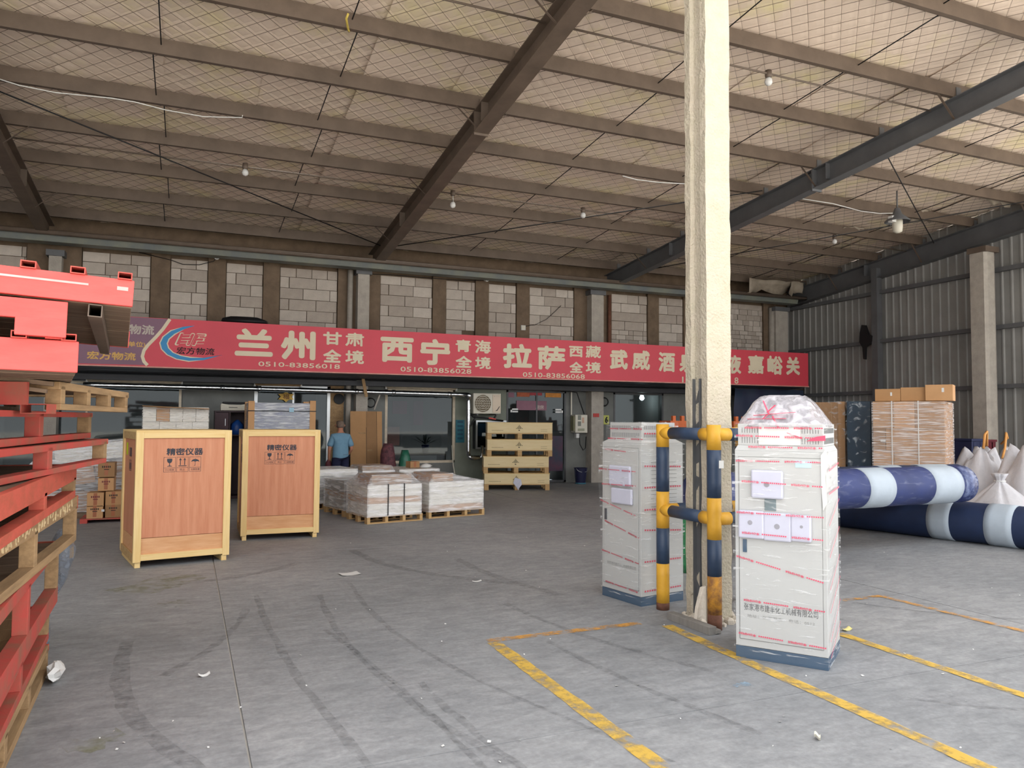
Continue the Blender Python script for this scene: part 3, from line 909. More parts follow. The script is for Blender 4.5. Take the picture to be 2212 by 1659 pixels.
# cameras and small fixtures of the upper back wall
def dome(loc, label):
    t = thing('security_camera', label, 'camera', loc)
    O('bracket', MB().bar((0, .3, .05), (0, .02, .05), .04, .03), M_STEELD, t)
    O('housing', MB().tube([(0, .06, .02), (0, -.04, 0), (0, -.09, -.01)], [.05, .06, .05], 14), M_WHITE, t)
    O('lens', MB().tube([(0, -.088, -.01), (0, -.1, -.012)], .035, 12), M_BLACK, t)
dome((0.502,17.600,5.059), 'round white security camera above the second block panel from the left')
dome((6.711,17.600,5.061), 'round white security camera on the pier between the middle block panels')
t = thing('junction_box', 'small white junction box low on the pier between block panels', 'box', (7.818,17.830,3.952))
box('lid', -.05, .05, -.03, -.02, -.05, .05, M_OFFW, t); box('housing', -.06, .06, -.02, .03, -.06, .06, M_WHITE, t)
cable('wall_cable', 'thin dark cable drooping across the block panel to a junction box', [(8.907,17.860,4.595), (8.742,17.850,4.438), (8.472,17.840,4.204), (8.136,17.820,4.039), (7.826,17.820,3.987)], .007, M_BLACK)
cable('wall_cable', 'thin dark cable slung under the gutter on the left block panels', [(-1.020,17.840,5.078), (-0.393,17.840,4.966), (-0.164,17.840,4.896), (0.158,17.840,4.913), (0.451,17.700,4.993), (0.486,17.660,5.049)], .008, M_BLACK)
cable('wall_cable', 'dark cable run along the top of the middle block panels', [(3.890,17.840,5.013), (4.444,17.840,5.036), (5.244,17.840,5.032), (6.192,17.840,5.038), (6.710,17.660,5.048)], .008, M_BLACK)
o = tag(O('black_bundle', MB().rings([[Vector((x_ * s_, y_ * s_, z_)) for x_, y_ in ((-.45, -.12), (.4, -.14), (.48, .1), (-.4, .14))] for s_, z_ in ((1, 0), (.95, .06), (.6, .11), (.3, .12))]), M_BLACK), 'black bundle lying on top of the sign above its left lettering', 'bundle')
o.location = (1.030,16.500,3.569); o.location.z -= .02

# ================================================================ CENTRE COLUMN
col = struct('concrete_column')
rc = random.Random(5)
mb = MB()
poly = [(3.835, 5.355), (3.835, 5.28), (3.865, 5.265), (3.865, 5.16), (3.835, 5.145), (3.835, 5.07), (4.075, 5.07), (4.075, 5.145), (4.045, 5.16), (4.045, 5.265), (4.075, 5.28), (4.075, 5.355)]
rings = []
for k in range(60):
    z = 6.42 * k / 59
    rings.append([Vector((x + rc.uniform(-.006, .006), y + rc.uniform(-.005, .005), z)) for x, y in poly])
mb.rings(rings, False)
O('column_shaft', mb, mat('rough_cream_concrete', '#c2b7a6', .9, .1, 9, .8, col2='#b8b09b', bscale=45), col)
box('column_head', 3.78, 4.13, 5.0, 5.42, 6.38, 6.46, M_STEEL, col)
mb = MB()
for k in range(60):
    a = rc.uniform(0, 6.28); d_ = rc.uniform(.05, .26); s_ = rc.uniform(.012, .045)
    cx_, cy_ = 3.95 + math.cos(a) * d_ * 1.2, 5.2 + math.sin(a) * d_ * 1.1
    mb.rings([[Vector((cx_ + math.cos(i * 1.256 + a) * s_ * q * rc.uniform(.7, 1.2), cy_ + math.sin(i * 1.256 + a) * s_ * q, h_)) for i in range(5)] for q, h_ in ((1, 0), (.9, s_ * .7), (.3, s_ * 1.1))], False)
o = O('rubble', mb, M_CONC); o['kind'] = 'stuff'; o['label'] = 'broken pale concrete rubble round the foot of the column'; o['category'] = 'rubble'
def plank(name, a, b, w, h, m, label, cat='plank', up=(0, 0, 1)):
    return tag(O(name, MB().bar(a, b, w, h, up), m, None, False, .003), label, cat)
M_GREYW = mat('grey_dry_wood', '#8c8984', .85, scale=3, col2='#77736e', stretch=(5, 5, .6), bump=.12)
plank('grey_plank', (3.650,5.316,0.030), (3.675,4.800,0.030), .07, .06, M_GREYW, 'grey weathered plank lying at the foot of the guard rail')
plank('grey_plank', (3.739,5.265,0.020), (3.722,4.795,0.020), .05, .03, M_GREYW, 'thin split board lying just behind the grey plank by the column')
tag(O('steel_channel', MB().bx(3.865, 3.875, 5.17, 5.26, 0, 1.95).bx(3.835, 3.868, 5.17, 5.177, 0, 1.95).bx(3.835, 3.868, 5.253, 5.26, 0, 1.95), M_STEELD), 'dark steel channel standing in the groove of the column', 'channel')
mb = MB(); pl = [(0, 0), (.16, 0), (.2, .1), (.19, .3), (.1, .29), (.03, .14)]
mb.prism(pl, 0, .03)
o = tag(O('broken_slab', mb, M_CONC, None, False, .004), 'broken pale slab propped at the foot of the column behind the near post', 'slab')
o.location = (3.69, 5.03, 0); o.rotation_euler = (0, 0, R(20))

# ================================================================ GUARD RAIL
gr = thing('guard_rail', 'yellow and black striped tube guard rail round the concrete column', 'guard rail', (3.78, 4.95, 0))
def bands(x, y, zs, r):
    for a, b, m in zs:
        n = max(2, int((b - a) / .1) + 1)
        O('painted_band', MB().tube([(x, y, a + (b - a) * i / (n - 1)) for i in range(n)], r, 20), m, gr, True)
P1 = (3.778, 5.61); P2 = (3.785, 4.92); rr = .055
bands(P1[0], P1[1], [(0, .06, M_RUST), (.06, .39, M_YEL), (.39, .69, M_NAVYP), (.69, 1.0, M_YEL), (1.0, 1.38, M_NAVYP), (1.38, 1.575, M_YEL)], rr)
bands(P2[0], P2[1], [(0, .12, M_RUST), (.12, .41, M_YELR), (.41, .69, M_NAVYP), (.69, 1.01, M_YEL), (1.01, 1.38, M_NAVYP), (1.38, 1.575, M_YEL)], rr)
P3 = (4.62, 4.92); P4 = (4.62, 5.61)
for P in (P3, P4): bands(P[0], P[1], [(0, .41, M_YEL), (.41, .69, M_NAVYP), (.69, 1.01, M_YEL), (1.01, 1.38, M_NAVYP), (1.38, 1.575, M_YEL)], rr)
def rail(a, b, z, name='rail'):
    a, b = Vector((a[0], a[1], z)), Vector((b[0], b[1], z)); L = (b - a).length
    d = (b - a) / L
    for s0, s1, m in ((.0, .14, M_YEL), (.14, L - .14, M_NAVYP), (L - .14, L, M_YEL)):
        O(name, MB().tube([a + d * s0, a + d * (s0 + s1) / 2, a + d * s1], .05, 20), m, gr, True)
for z in (1.5, .845):
    rail(P1, P2, z); rail(P2, P3, z); rail(P3, P4, z); rail(P1, P4, z)
box('sticker', P2[0] + .005, P2[0] + .05, P2[1] - .0565, P2[1] - .054, 1.24, 1.30, M_WHITE, gr, True)

# ================================================================ SIGN
SY = 16.2
sg = thing('shop_sign', 'long red roadside-style fascia sign with cream route lettering over the offices', 'sign', (6, SY, 2.55))
sxr = 15.632
zl0, zl1 = 2.579, 3.515
zr0, zr1 = 2.583, 3.485
sx0 = -0.730
def zb(x): return zl0 + (zr0 - zl0) * (x - sx0) / (sxr - sx0)
def zt(x): return zl1 + (zr1 - zl1) * (x - sx0) / (sxr - sx0)
XL = -8.5
mb = MB().add([(XL, SY, zb(XL)), (sxr, SY, zb(sxr)), (sxr, SY, zt(sxr)), (XL, SY, zt(XL)), (XL, SY + .1, zb(XL)), (sxr, SY + .1, zb(sxr)), (sxr, SY + .1, zt(sxr)), (XL, SY + .1, zt(XL))],
              [(0, 1, 2, 3), (5, 4, 7, 6), (4, 0, 3, 7), (1, 5, 6, 2), (3, 2, 6, 7), (4, 5, 1, 0)])
O('sign_panel', mb, M_RED, sg, True)
O('sign_edge', MB().bar((XL, SY - .005, zb(XL) - .012), (sxr, SY - .005, zb(sxr) - .012), .05, .024), mat('pale_edge_trim', '#c58c80', .5), sg, True)
def at(v, d=.004): return (v[0], SY - d, v[2])
# faded purple end panel with its wavy white border
bd = [(-0.352,16.200,3.506), (-0.469,16.200,3.307), (-0.587,16.200,3.149), (-0.719,16.200,2.991), (-0.788,16.200,2.882), (-0.813,16.200,2.766), (-0.783,16.200,2.670), (-0.721,16.200,2.601)]
vs = [(XL, SY - .003, zt(XL) - .005)] + [(p[0], SY - .003, p[2]) for p in bd] + [(XL, SY - .003, zb(XL) + .005)]
flat('end_panel', MB().add(vs, [tuple(range(len(vs) - 1, -1, -1))]), M_PURP, sg, True)
vs = []; hw = .03
for i, p in enumerate(bd):
    a, b = Vector(bd[max(i - 1, 0)]), Vector(bd[min(i + 1, len(bd) - 1)]); d_ = (b - a).normalized(); s_ = Vector((d_.z, 0, -d_.x)) * hw
    for k_ in (1, -1): vs.append((p[0] + s_.x * k_, SY - .006, p[2] + s_.z * k_))
O('border_stripe', MB().add(vs, [(2 * i, 2 * i + 1, 2 * i + 3, 2 * i + 2) for i in range(len(bd) - 1)]), M_LET, sg, True)
def wr_(name, body, p, q, m, bold=.03, d=.006, **k):
    mb = MB(); write(mb, body, p[0], q[0], q[2], p[2], SY - d, bold, **k)
    return flat(name, mb, m, sg, True)
RISE = .012
for s_, p, q, bo in (('兰', (0.839,16.200,3.403), (1.568,16.200,2.848), .05), ('州', (1.719,16.200,3.403), (2.414,16.200,2.804), .05),
    ('甘', (2.563,16.200,3.418), (2.950,16.200,3.145), .045), ('肃', (3.023,16.200,3.422), (3.418,16.200,3.136), .035), ('全', (2.570,16.200,3.051), (2.947,16.200,2.775), .045), ('境', (3.029,16.200,3.051), (3.424,16.200,2.762), .035),
    ('西', (3.772,16.200,3.370), (4.504,16.200,2.830), .05), ('宁', (4.653,16.200,3.373), (5.339,16.200,2.798), .05),
    ('青', (5.462,16.200,3.391), (5.826,16.200,3.116), .035), ('海', (5.923,16.200,3.402), (6.305,16.200,3.104), .035), ('全', (5.466,16.200,3.029), (5.852,16.200,2.763), .045), ('境', (5.926,16.200,3.026), (6.308,16.200,2.747), .035),
    ('拉', (6.598,16.200,3.360), (7.332,16.200,2.790), .05), ('萨', (7.470,16.200,3.345), (8.195,16.200,2.785), .04),
    ('西', (8.291,16.200,3.371), (8.663,16.200,3.110), .045), ('藏', (8.737,16.200,3.402), (9.155,16.200,3.106), .03), ('全', (8.305,16.200,2.998), (8.664,16.200,2.734), .045), ('境', (8.738,16.200,3.013), (9.155,16.200,2.738), .035),
    ('武', (9.398,16.200,3.341), (9.905,16.200,2.851), .05), ('威', (10.023,16.200,3.344), (10.543,16.200,2.860), .04), ('酒', (10.788,16.200,3.330), (11.282,16.200,2.836), .04), ('泉', (11.409,16.200,3.332), (11.929,16.200,2.844), .045),
    ('张', (12.190,16.200,3.340), (12.696,16.200,2.856), .045), ('掖', (12.832,16.200,3.342), (13.350,16.200,2.851), .04), ('嘉', (13.566,16.200,3.365), (14.099,16.200,2.873), .04), ('峪', (14.213,16.200,3.372), (14.734,16.200,2.867), .045), ('关', (14.852,16.200,3.372), (15.336,16.200,2.872), .05)):
    wr_('lettering', s_, p, q, M_LET, bo)
for s_, p, q in (('0510-83856018', (1.293,16.200,2.745), (2.920,16.200,2.648)), ('0510-83856028', (4.217,16.200,2.740), (5.842,16.200,2.633)), ('0510-83856068', (7.098,16.200,2.708), (8.715,16.200,2.597)),
                 ('13', (11.491,16.200,2.731), (11.771,16.200,2.580)), ('8', (13.124,16.200,2.760), (13.257,16.200,2.594))):
    wr_('phone_number', s_, p, q, M_LET, .02, rise=-.004)
wr_('lettering', '物流', (-1.063,16.200,3.372), (-0.620,16.200,3.183), mat('grey_cream_lettering', '#b9ada3', .6), .035)
wr_('lettering', '单位)', (-1.062,16.200,3.046), (-0.765,16.200,2.927), M_YLET, .02)
wr_('lettering', '宏方物流', (-1.743,16.200,2.833), (-0.926,16.200,2.682), M_YLET, .035)
# round swoosh emblem with slanted initials
def swoosh(outer, inner, m, d):
    vs = [at(p, d) for p in outer] + [at(p, d) for p in inner]; n_ = len(outer)
    return flat('swoosh', MB().add(vs, [(i, i + 1, n_ + i + 1, n_ + i) for i in range(n_ - 1)]), m, sg, True)
OUT = [(0.089,16.200,3.404), (-0.118,16.200,3.370), (-0.322,16.200,3.278), (-0.457,16.200,3.155), (-0.507,16.200,3.036), (-0.476,16.200,2.922), (-0.375,16.200,2.819), (-0.210,16.200,2.744), (0.006,16.200,2.712), (0.273,16.200,2.735), (0.602,16.200,2.848)]
INN = [(0.089,16.200,3.400), (-0.092,16.200,3.326), (-0.263,16.200,3.227), (-0.367,16.200,3.123), (-0.397,16.200,3.032), (-0.370,16.200,2.944), (-0.287,16.200,2.858), (-0.145,16.200,2.801), (0.029,16.200,2.771), (0.272,16.200,2.780), (0.602,16.200,2.843)]
def grow(ps, qs, k): return [tuple(Vector(p) + (Vector(p) - Vector(q)).normalized() * k if (Vector(p) - Vector(q)).length > .06 else Vector(p)) for p, q in zip(ps, qs)]
swoosh(grow(OUT, INN, .022), grow(INN, OUT, .022), M_LET, .005)
swoosh(OUT, INN, M_BLUE, .008)
wr_('emblem_initials', 'HF', (-0.215,16.200,3.257), (0.275,16.200,3.004), M_LET, .075, .006, shear=.35)
wr_('emblem_initials', 'HF', (-0.189,16.200,3.240), (0.249,16.200,3.021), M_RED, .045, .010, shear=.35)
mb = MB()
for k in range(4):
    z_ = 3.129 + (k - 1.5) * .055
    for u in (0, 1): O('emblem_line', MB().bar((-0.162 + .27 * u + k * .015, SY - .012, z_), (-0.162 + .27 * u + .16 + k * .015, SY - .012, z_ + .01), .002, .008), M_LET, sg, True)
wr_('emblem_lettering', '宏方物流', (-0.216,16.200,2.978), (0.465,16.200,2.838), M_INK, .012, .012, shear=.15)

# ================================================================ RED PALLETS (stack at the left)
def pallet_big(label, xr, yn, z0, h, L, yaw, rail=.055, red=M_REDP, deck=M_OLDW, tubes=0, tilt=0., W_=1.35, nd=9, openface=True, under=False, posts=3, bot=.045, tubem=None, wear=None, sides=True):
    t = thing('red_pallet' if red in (M_REDP, M_REDW, M_REDO) else 'wooden_pallet', label, 'pallet', (xr, yn, z0), yaw, None)
    t.rotation_euler = (0, tilt, yaw)
    def b_(n, x0, x1, y0, y1, z0_, z1_, m): return box(n, x0, x1, y0, y1, z0_, z1_, m, t, False, .003)
    zt_ = h - rail
    if not openface: zt_ = 0
    if sides: b_('side_rail', -.035, 0, 0, L, zt_, h, wear or red)
    b_('side_rail', -W_, -W_ + .035, 0, L, zt_, h, M_OLDW)  # inner rails and posts browned, shade inside the pallet put into colour
    b_('end_rail', -W_, 0, -.03, 0, zt_, h, red); b_('end_rail', -W_, 0, L, L + .03, zt_, h, red)
    # deck boards across
    dz = h - .024 if not under else .0
    for k in range(nd):
        y0 = .01 + (L - .02) * k / nd; y1 = y0 + (L - .02) / nd - .016
        b_('deck_board', -W_ + .036, -.036 if sides else -.004, y0, y1, dz + random.uniform(-.003, 0), dz + .02, deck)
    if openface:
        bh = bot
        for xx in (-.07, -W_ / 2 - .035, -W_): b_('bottom_rail', xx, xx + .07, 0, L, 0, bh, (wear or red) if xx > -.1 else M_OLDW)
        for xx in (-.07, -W_ / 2 - .035, -W_):
            for k in range(posts):
                yy = (L - .07) * k / (posts - 1)
                b_('post', xx, xx + .07, yy, yy + .07, bh, zt_ + .02, M_OLDW if xx < -.1 else ((wear or red) if k % 2 else M_TANW))
    for k in range(tubes):
        xx = -.035 - k * .165; mb = MB(); w, hh, th = .052, .028, .004; y0, y1 = -.04, L * .96
        for q in (0, hh - th): mb.bx(xx - w / 2, xx + w / 2, y0, y1, h + q, h + q + th)
        for q in (-w / 2, w / 2 - th): mb.bx(xx + q, xx + q + th, y0, y1, h + th, h + hh - th)
        O('steel_tube', mb, tubem or M_REDW, t)
    return t
def xyz(v): return v
SCR = 'pallets stacked at the left edge'
pallet_big('bottom red pallet of the tall stack, standing on the floor', -.70, 3.45, .002, .18, 2.15, R(1.6), .04, wear=M_TANW, posts=4, red=M_REDO)
pallet_big('worn red and tan pallet second from the floor in the tall stack', -.69, 3.43, .186, .21, 2.3, R(2.2), .05, wear=M_REDW, deck=M_TANW, red=M_REDO)
pallet_big('tall open red pallet third from the floor with wide fork gaps', -.685, 3.40, .40, .39, 2.42, R(1.5), .06, bot=.10, wear=M_REDW, red=M_REDO)
t_ = pallet_big('tan and red pallet with cream scrawl along its side rail', -.735, 3.38, .795, .29, 2.42, R(-2.0), .085, wear=M_TANW, red=M_REDO)
wl_ = MB(); rq = random.Random(2)
for k in range(30):
    y = .1 + k * .072; z = .21 + rq.uniform(.0, .02)
    for q in range(rq.choice((2, 3, 3))):
        a_ = (.0015, y + rq.uniform(-.02, .02), z + rq.uniform(0, .06)); b_ = (.0015, y + rq.uniform(-.02, .03), z + rq.uniform(0, .06))
        if (Vector(a_) - Vector(b_)).length > .01: wl_.bar(a_, b_, .012, .003, (1, 0, 0))
ps_ = O('painted_scrawl', wl_, mat('cream_brush_paint', '#dcc79c', .7, .15, 20), t_); ps_['kind'] = 'stuff'
pallet_big('red pallet with a broad orange-red rail in mid stack', -.646, 3.38, 1.09, .21, 2.26, R(0), .10, deck=M_OLDW, red=M_REDO)
pallet_big('narrow red pallet jutting out to the right below eye level', -.80, 3.42, 1.305, .155, 2.3, R(-8), .035, wear=M_REDW, posts=3, bot=.03, red=M_REDO)
pallet_big('dark shaded red pallet just under the splintered bare one', -.80, 3.46, 1.465, .165, 2.3, R(-5.5), .03, wear=M_REDW, bot=.035, red=M_REDO)
tw = pallet_big('splintered bare wood pallet skewed out of the red stack', -.56, 4.25, 1.635, .135, 1.55, R(-7), .038, red=M_TANW, deck=M_OLDW, bot=.03, posts=4, tubes=0)
mb = MB(); q_ = 0
for a, b, w, h in (((-.36, -.12, .155), (-.02, -.05, .12), .10, .02), ((-.30, -.13, .12), (-.04, -.08, .085), .06, .018)): mb.bar(a, b, w, h)
O('splintered_board', mb, M_OLDW, tw)
O('red_end_board', MB().bx(-1.2, -.10, -.16, -.13, .02, .125), M_REDW, tw)
O('steel_tube', MB().bx(-.13, -.02, -.14, .0, -.02, -.016).bx(-.13, -.02, -.14, .0, .022, .026).bx(-.13, -.126, -.14, .0, -.016, .022).bx(-.024, -.02, -.14, .0, -.016, .022), M_REDW, tw)
pallet_big('bright red pallet with two tube ends on it, third from the top', -.405, 3.47, 1.775, .122, 1.5, R(8), red=M_REDP, tubes=2, openface=False, under=True, tilt=R(.8), sides=False)
tb = pallet_big('red pallet with a dark fork gap, second from the top', -.445, 3.44, 1.902, .145, 1.5, R(9), .075, red=M_REDP, tilt=R(1.2), bot=.012, posts=2, deck=M_OLDW, sides=False)
box('face_block', -.17, .0, -.032, .03, .005, .075, M_REDP, tb, False, .003)
ta = pallet_big('topmost red pallet with four hollow tube ends along its upper edge', -.215, 3.45, 2.045, .105, 2.0, R(4), red=M_REDP, deck=M_OLDW, tubes=4, openface=False, under=True, tilt=R(2.6), nd=4, sides=False)
mb = MB(); w = .05; xx = -.13
for q in (0, w - .004): mb.bx(xx - w / 2, xx + w / 2, -.02, 1.97, -.055 + q, -.051 + q)
for q in (-w / 2, w / 2 - .004): mb.bx(xx + q, xx + q + .004, -.02, 1.97, -.051, -.051 + w - .004)
O('steel_tube', mb, M_STEEL, ta)
O('scratch_mark', MB().bx(-.62, -.16, -.0318, -.0312, .065, .073).bx(-.06, -.02, -.0318, -.0312, .06, .075), mat('pale_scratch', '#d9a5a0', .7), ta)
# torn plastic hanging at the far end of the stack, a crumpled white scrap, a yellow slat
rr_ = random.Random(4); ring = []
t = thing('plastic_bag', 'torn grey plastic bag with a yellow strip, bulging behind the pallet stack', 'bag', (-.775, 6.2, 0))
for k in range(13):
    z = .002 + k * .068; w = .022 if z < .3 else .05 + .025 * math.sin(z * 12)
    ox_ = -.085 + .085 * min(1, max(0, (z - .3) / .15))
    ring.append([Vector((ox_ + math.cos(a * .785) * w * rr_.uniform(.8, 1.15), math.sin(a * .785) * w * 1.3 * rr_.uniform(.8, 1.2), z)) for a in range(8)])
O('bag_film', MB().rings(ring), film('grey_plastic', (.22, .25, .3), .45, .35, (4, 4, 4), 5, .2, .8), t)
O('yellow_strip', MB().bx(.03, .055, .1, .105, .60, .86).bx(.03, .055, .0, .1, .85, .86), M_YEL, t)
ring = []
for k in range(6):
    q = k / 5; w = math.sin(math.pi * (.12 + .8 * q))
    ring.append([Vector((math.cos(a * .698) * .05 * w * rr_.uniform(.6, 1.3), math.sin(a * .698) * .13 * w * rr_.uniform(.7, 1.2), .004 + .1 * q + rr_.uniform(-.003, .02) * (q > 0))) for a in range(9)])
o = tag(O('crumpled_wrap', MB().rings(ring, False), M_WHITE), 'crumpled white plastic wrap at the foot of the red pallet stack', 'wrap')
o.location = (-.70, 5.45, 0)

# ================================================================ PLYWOOD CRATES
def crate(label, a, b, depth, h, sticker):
    rz = math.atan2(b[1] - a[1], b[0] - a[0]); w = math.hypot(b[0] - a[0], b[1] - a[1])
    t = thing('wooden_crate', label, 'crate', (a[0], a[1], 0), rz)
    z0, z1 = .075, h; bw = .075; bt = .02
    def P_(n, x0, x1, y0, y1, za, zb_, m): return box(n, x0, x1, y0, y1, za, zb_, m, t, False, .002)
    # panels with their seam
    zs = z0 + .235
    P_('panel', .0 + .012, w - .012, .0, .012, zs + .002, z1 - .01, M_PLY); P_('panel', .012, w - .012, .0, .012, z0 + .01, zs - .002, M_PLY2)
    P_('panel', .0, .012, .0, depth, zs + .002, z1 - .01, M_PLY); P_('panel', .0, .012, .0, depth, z0 + .01, zs - .002, M_PLY2)
    P_('panel', w - .012, w, .0, depth, z0 + .01, z1 - .01, M_PLY); P_('panel', .012, w - .012, depth - .012, depth, z0 + .01, z1 - .01, M_PLY)
    # battens
    for x0 in (-bt, w - bw + bt):
        P_('batten', x0, x0 + bw, -bt, 0, z0 - .015, z1 - .02, M_PINE); P_('batten', x0, x0 + bw, depth, depth + bt, z0, z1 - .02, M_PINE)
    P_('batten', bw - bt, w - bw + bt, -bt, 0, z1 - .085, z1 - .02, M_PINEH); P_('batten', bw - bt, w - bw + bt, -bt, 0, z0, z0 + .065, M_PINEH)
    for x0 in (-bt, w):
        P_('batten', x0, x0 + bt, 0, .03, z0 - .015, z1 - .02, M_PINE); P_('batten', x0, x0 + bt, depth - .07, depth, z0 - .015, z1 - .02, M_PINE)
        P_('batten', x0, x0 + bt, .03, depth - .07, z1 - .1, z1 - .02, M_PALLET); P_('batten', x0, x0 + bt, .03, depth - .07, z0 - .02, z0 + .07, M_PALLET)
    P_('lid', -bt, w + bt, -bt, depth + bt, z1 - .02, z1, M_PINEH)
    # runners
    for x0 in (-.0, w - .06): P_('runner', x0, x0 + .055, .0, depth, 0, z0 - .015, M_PINEH)
    # stencilled writing and handling marks
    mb = MB(); write(mb, '精密仪器', .28 * w + .02, .70 * w, h - .275, h - .195, -.0015, .028)
    flat('stencil_lettering', mb, M_INKG if False else mat('stencil_ink', '#3d4048', .8, .15, 20), t)
    ink = mat('stencil_ink', '#3d4048')
    cw = .118; xs_ = [.275 * w + k * (cw + .014) for k in range(3)]
    zt_ = h - .295; zb_ = zt_ - .16
    mb = MB()
    for x in xs_:
        for p0, p1 in (((x, zb_), (x + cw, zb_)), ((x, zt_), (x + cw, zt_)), ((x, zb_), (x, zt_)), ((x + cw, zb_), (x + cw, zt_)), ((x, zb_ + .045), (x + cw, zb_ + .045))):
            mb.bar((p0[0], -.001, p0[1]), (p1[0], -.001, p1[1]), .0025, .0035 , (0, 1, 0)) if False else mb.bx(min(p0[0], p1[0]) - .0015, max(p0[0], p1[0]) + .0015, -.0016, -.0008, min(p0[1], p1[1]) - .0015, max(p0[1], p1[1]) + .0015)
    # goblet
    x = xs_[0] + cw / 2; z = zb_ + .06
    mb.prism([(x - .026, z + .085), (x + .026, z + .085), (x + .026, z + .06), (x + .017, z + .042), (x + .004, z + .036), (x + .004, z + .01), (x + .026, z + .004), (x + .026, z), (x - .026, z), (x - .026, z + .004), (x - .004, z + .01), (x - .004, z + .036), (x - .017, z + .042), (x - .026, z + .06)], -.0016, -.0008)
    # two arrows on a bar
    x = xs_[1] + cw / 2
    mb.bx(x - .042, x + .042, -.0016, -.0008, z, z + .008)
    for sx in (-.022, .022):
        mb.prism([(x + sx - .004, z + .012), (x + sx + .004, z + .012), (x + sx + .004, z + .068), (x + sx + .014, z + .066), (x + sx, z + .092), (x + sx - .014, z + .066), (x + sx - .004, z + .068)], -.0016, -.0008)
    # umbrella
    x = xs_[2] + cw / 2
    arc = [(x + .042 * math.cos(a), z + .046 + .03 * math.sin(a)) for a in [math.pi * k / 8 for k in range(9)]]
    mb.prism(arc + [(x - .021, z + .053), (x, z + .046), (x + .021, z + .053)], -.0016, -.0008)
    mb.bx(x - .002, x + .002, -.0016, -.0008, z + .006, z + .05); mb.bx(x - .014, x + .002, -.0016, -.0008, z + .004, z + .008); mb.bx(x - .002, x + .002, -.0016, -.0008, z + .074, z + .085)
    O('handling_marks', mb, ink, t)
    mb = MB()
    for x, s_ in zip(xs_, ('小心轻放', '向上', '注意防潮')):
        n_ = .092 if len(s_) > 2 else .05
        write(mb, s_, x + cw / 2 - n_ / 2, x + cw / 2 + n_ / 2, zb_ + .012, zb_ + .036, -.0016, .005)
    flat('stencil_lettering', mb, ink, t)
    # marks on the left side
    mb = MB()
    for k in range(4): mb.bx(-.0012, -.0006, depth * .42 + k * .045, depth * .42 + k * .045 + .028, h - .30, h - .2)
    for k in range(3):
        y = depth * .42 + k * .06
        for p in ((y, y + .05, h - .34, h - .337), (y, y + .05, h - .46, h - .457), (y, y + .004, h - .46, h - .34), (y + .046, y + .05, h - .46, h - .34)): mb.bx(-.0012, -.0006, *p)
        mb.bx(-.0012, -.0006, y + .018, y + .032, h - .44, h - .37)
    O('side_marks', mb, ink, t)
    if sticker: box('yellow_label', -.0014, -.0006, depth - .28, depth - .16, h - .29, h - .15, mat('fluorescent_label', '#c9d800', .5, .03), t)
    return t
crate('nearer plywood crate with pine battens and a lime label on its side', (-0.477,9.157), (.453, 9.339), .98, 1.465, True)
crate('farther plywood crate with pine battens, just right of the labelled one', (.70, 10.726), (1.665, 10.718), .86, 1.45, False)

# ================================================================ CARTONS
def carton(label, loc, w, d, h, rz=0., m=None, tape=True, cat='box', name='cardboard_box', grp=None, mark=None, labels=()):
    t = thing(name, label, cat, loc, rz, grp)
    m = m or random.choice(M_CART)
    box('carton_body', 0, w, 0, d, 0, h, m, t, False, .004)
    for s_ in (0, 1): box('top_flap', 0.003, w - .003, .003 + s_ * (d / 2 - .001), d / 2 - .002 + s_ * (d / 2 - .001), h, h + .004, m, t)
    if tape:
        tm = mat('brown_tape', '#a2623f', .35, .1, 4)
        mb = MB().bx(w / 2 - .025, w / 2 + .025, -.0015, 0, h * .12, h)
        O('tape', mb, tm, t)
    if mark:
        mb = MB()
        for k in range(5): mb.bx(w * (.24 + .11 * k), w * (.31 + .11 * k), -.0018, -.0006, h * .66, h * .8)
        mb.bx(w * .36, w * .66, -.0018, -.0006, h * .52, h * .58)
        O('print_mark', mb, mark, t)
    for x, z, lw, lh in labels: box('label', x, x + lw, -.002, -.0006, z, z + lh, M_WHITE, t)
    return t
MKR = mat('maroon_print', '#6d3038', .8, .1, 9)
MKB = mat('dark_print', '#3b342f', .8, .1, 9)
YC = 13.25
pl = thing('low_pallet', 'dark low pallet under the printed cartons beside the nearer crate', 'pallet', (-1.45, YC - .02, 0))
for k in range(4): box('deck_board', 0, 1.5, .02 + k * .16, .15 + k * .16, .05, .068, M_REDW, pl)
for k in range(3): box('bearer', 0 + k * .7, .1 + k * .7, .02, .63, 0, .05, M_REDW, pl)
c_rows = [((-1.363,13.250,0.035), (-1.140,13.250,0.235), 'printed carton at the bottom left of the pile beside the nearer crate, white label', MKB, ((.2, .1, .04, .035),)),
          ((-1.117,13.300,0.046), (-0.898,13.300,0.249), 'printed carton at the bottom right of the pile, half behind the nearer crate', MKB, ()),
          ((-1.363,13.250,0.247), (-1.134,13.250,0.458), 'printed carton with maroon tape, second level on the left of the pile', MKR, ()),
          ((-1.120,13.300,0.260), (-0.898,13.300,0.468), 'plain marked carton, second level, half behind the nearer crate', MKB, ()),
          ((-1.231,13.350,0.474), (-1.009,13.350,0.673), 'carton with maroon print, third level of the pile', MKR, ()),
          ((-1.237,13.350,0.685), (-1.003,13.350,0.907), 'topmost amber carton with dark print in the pile by the crate', MKB, ())]
zz = [.07]
for (a, b, lab, mk, lb) in c_rows:
    w = b[0] - a[0]; h = b[2] - a[2]
    carton(lab, (a[0], a[1], max(.07, a[2])), w - .004, .36, h - .006, 0, None, True, mark=mk, labels=lb)
t = thing('wrapped_cartons', 'film wrapped heap of slumped cartons behind the printed pile, left of the crates', 'wrapped load', (-2.35, 13.95, 0))
box('pallet_base', 0, 1.55, 0, 1.1, 0, .09, M_OLDW, t)
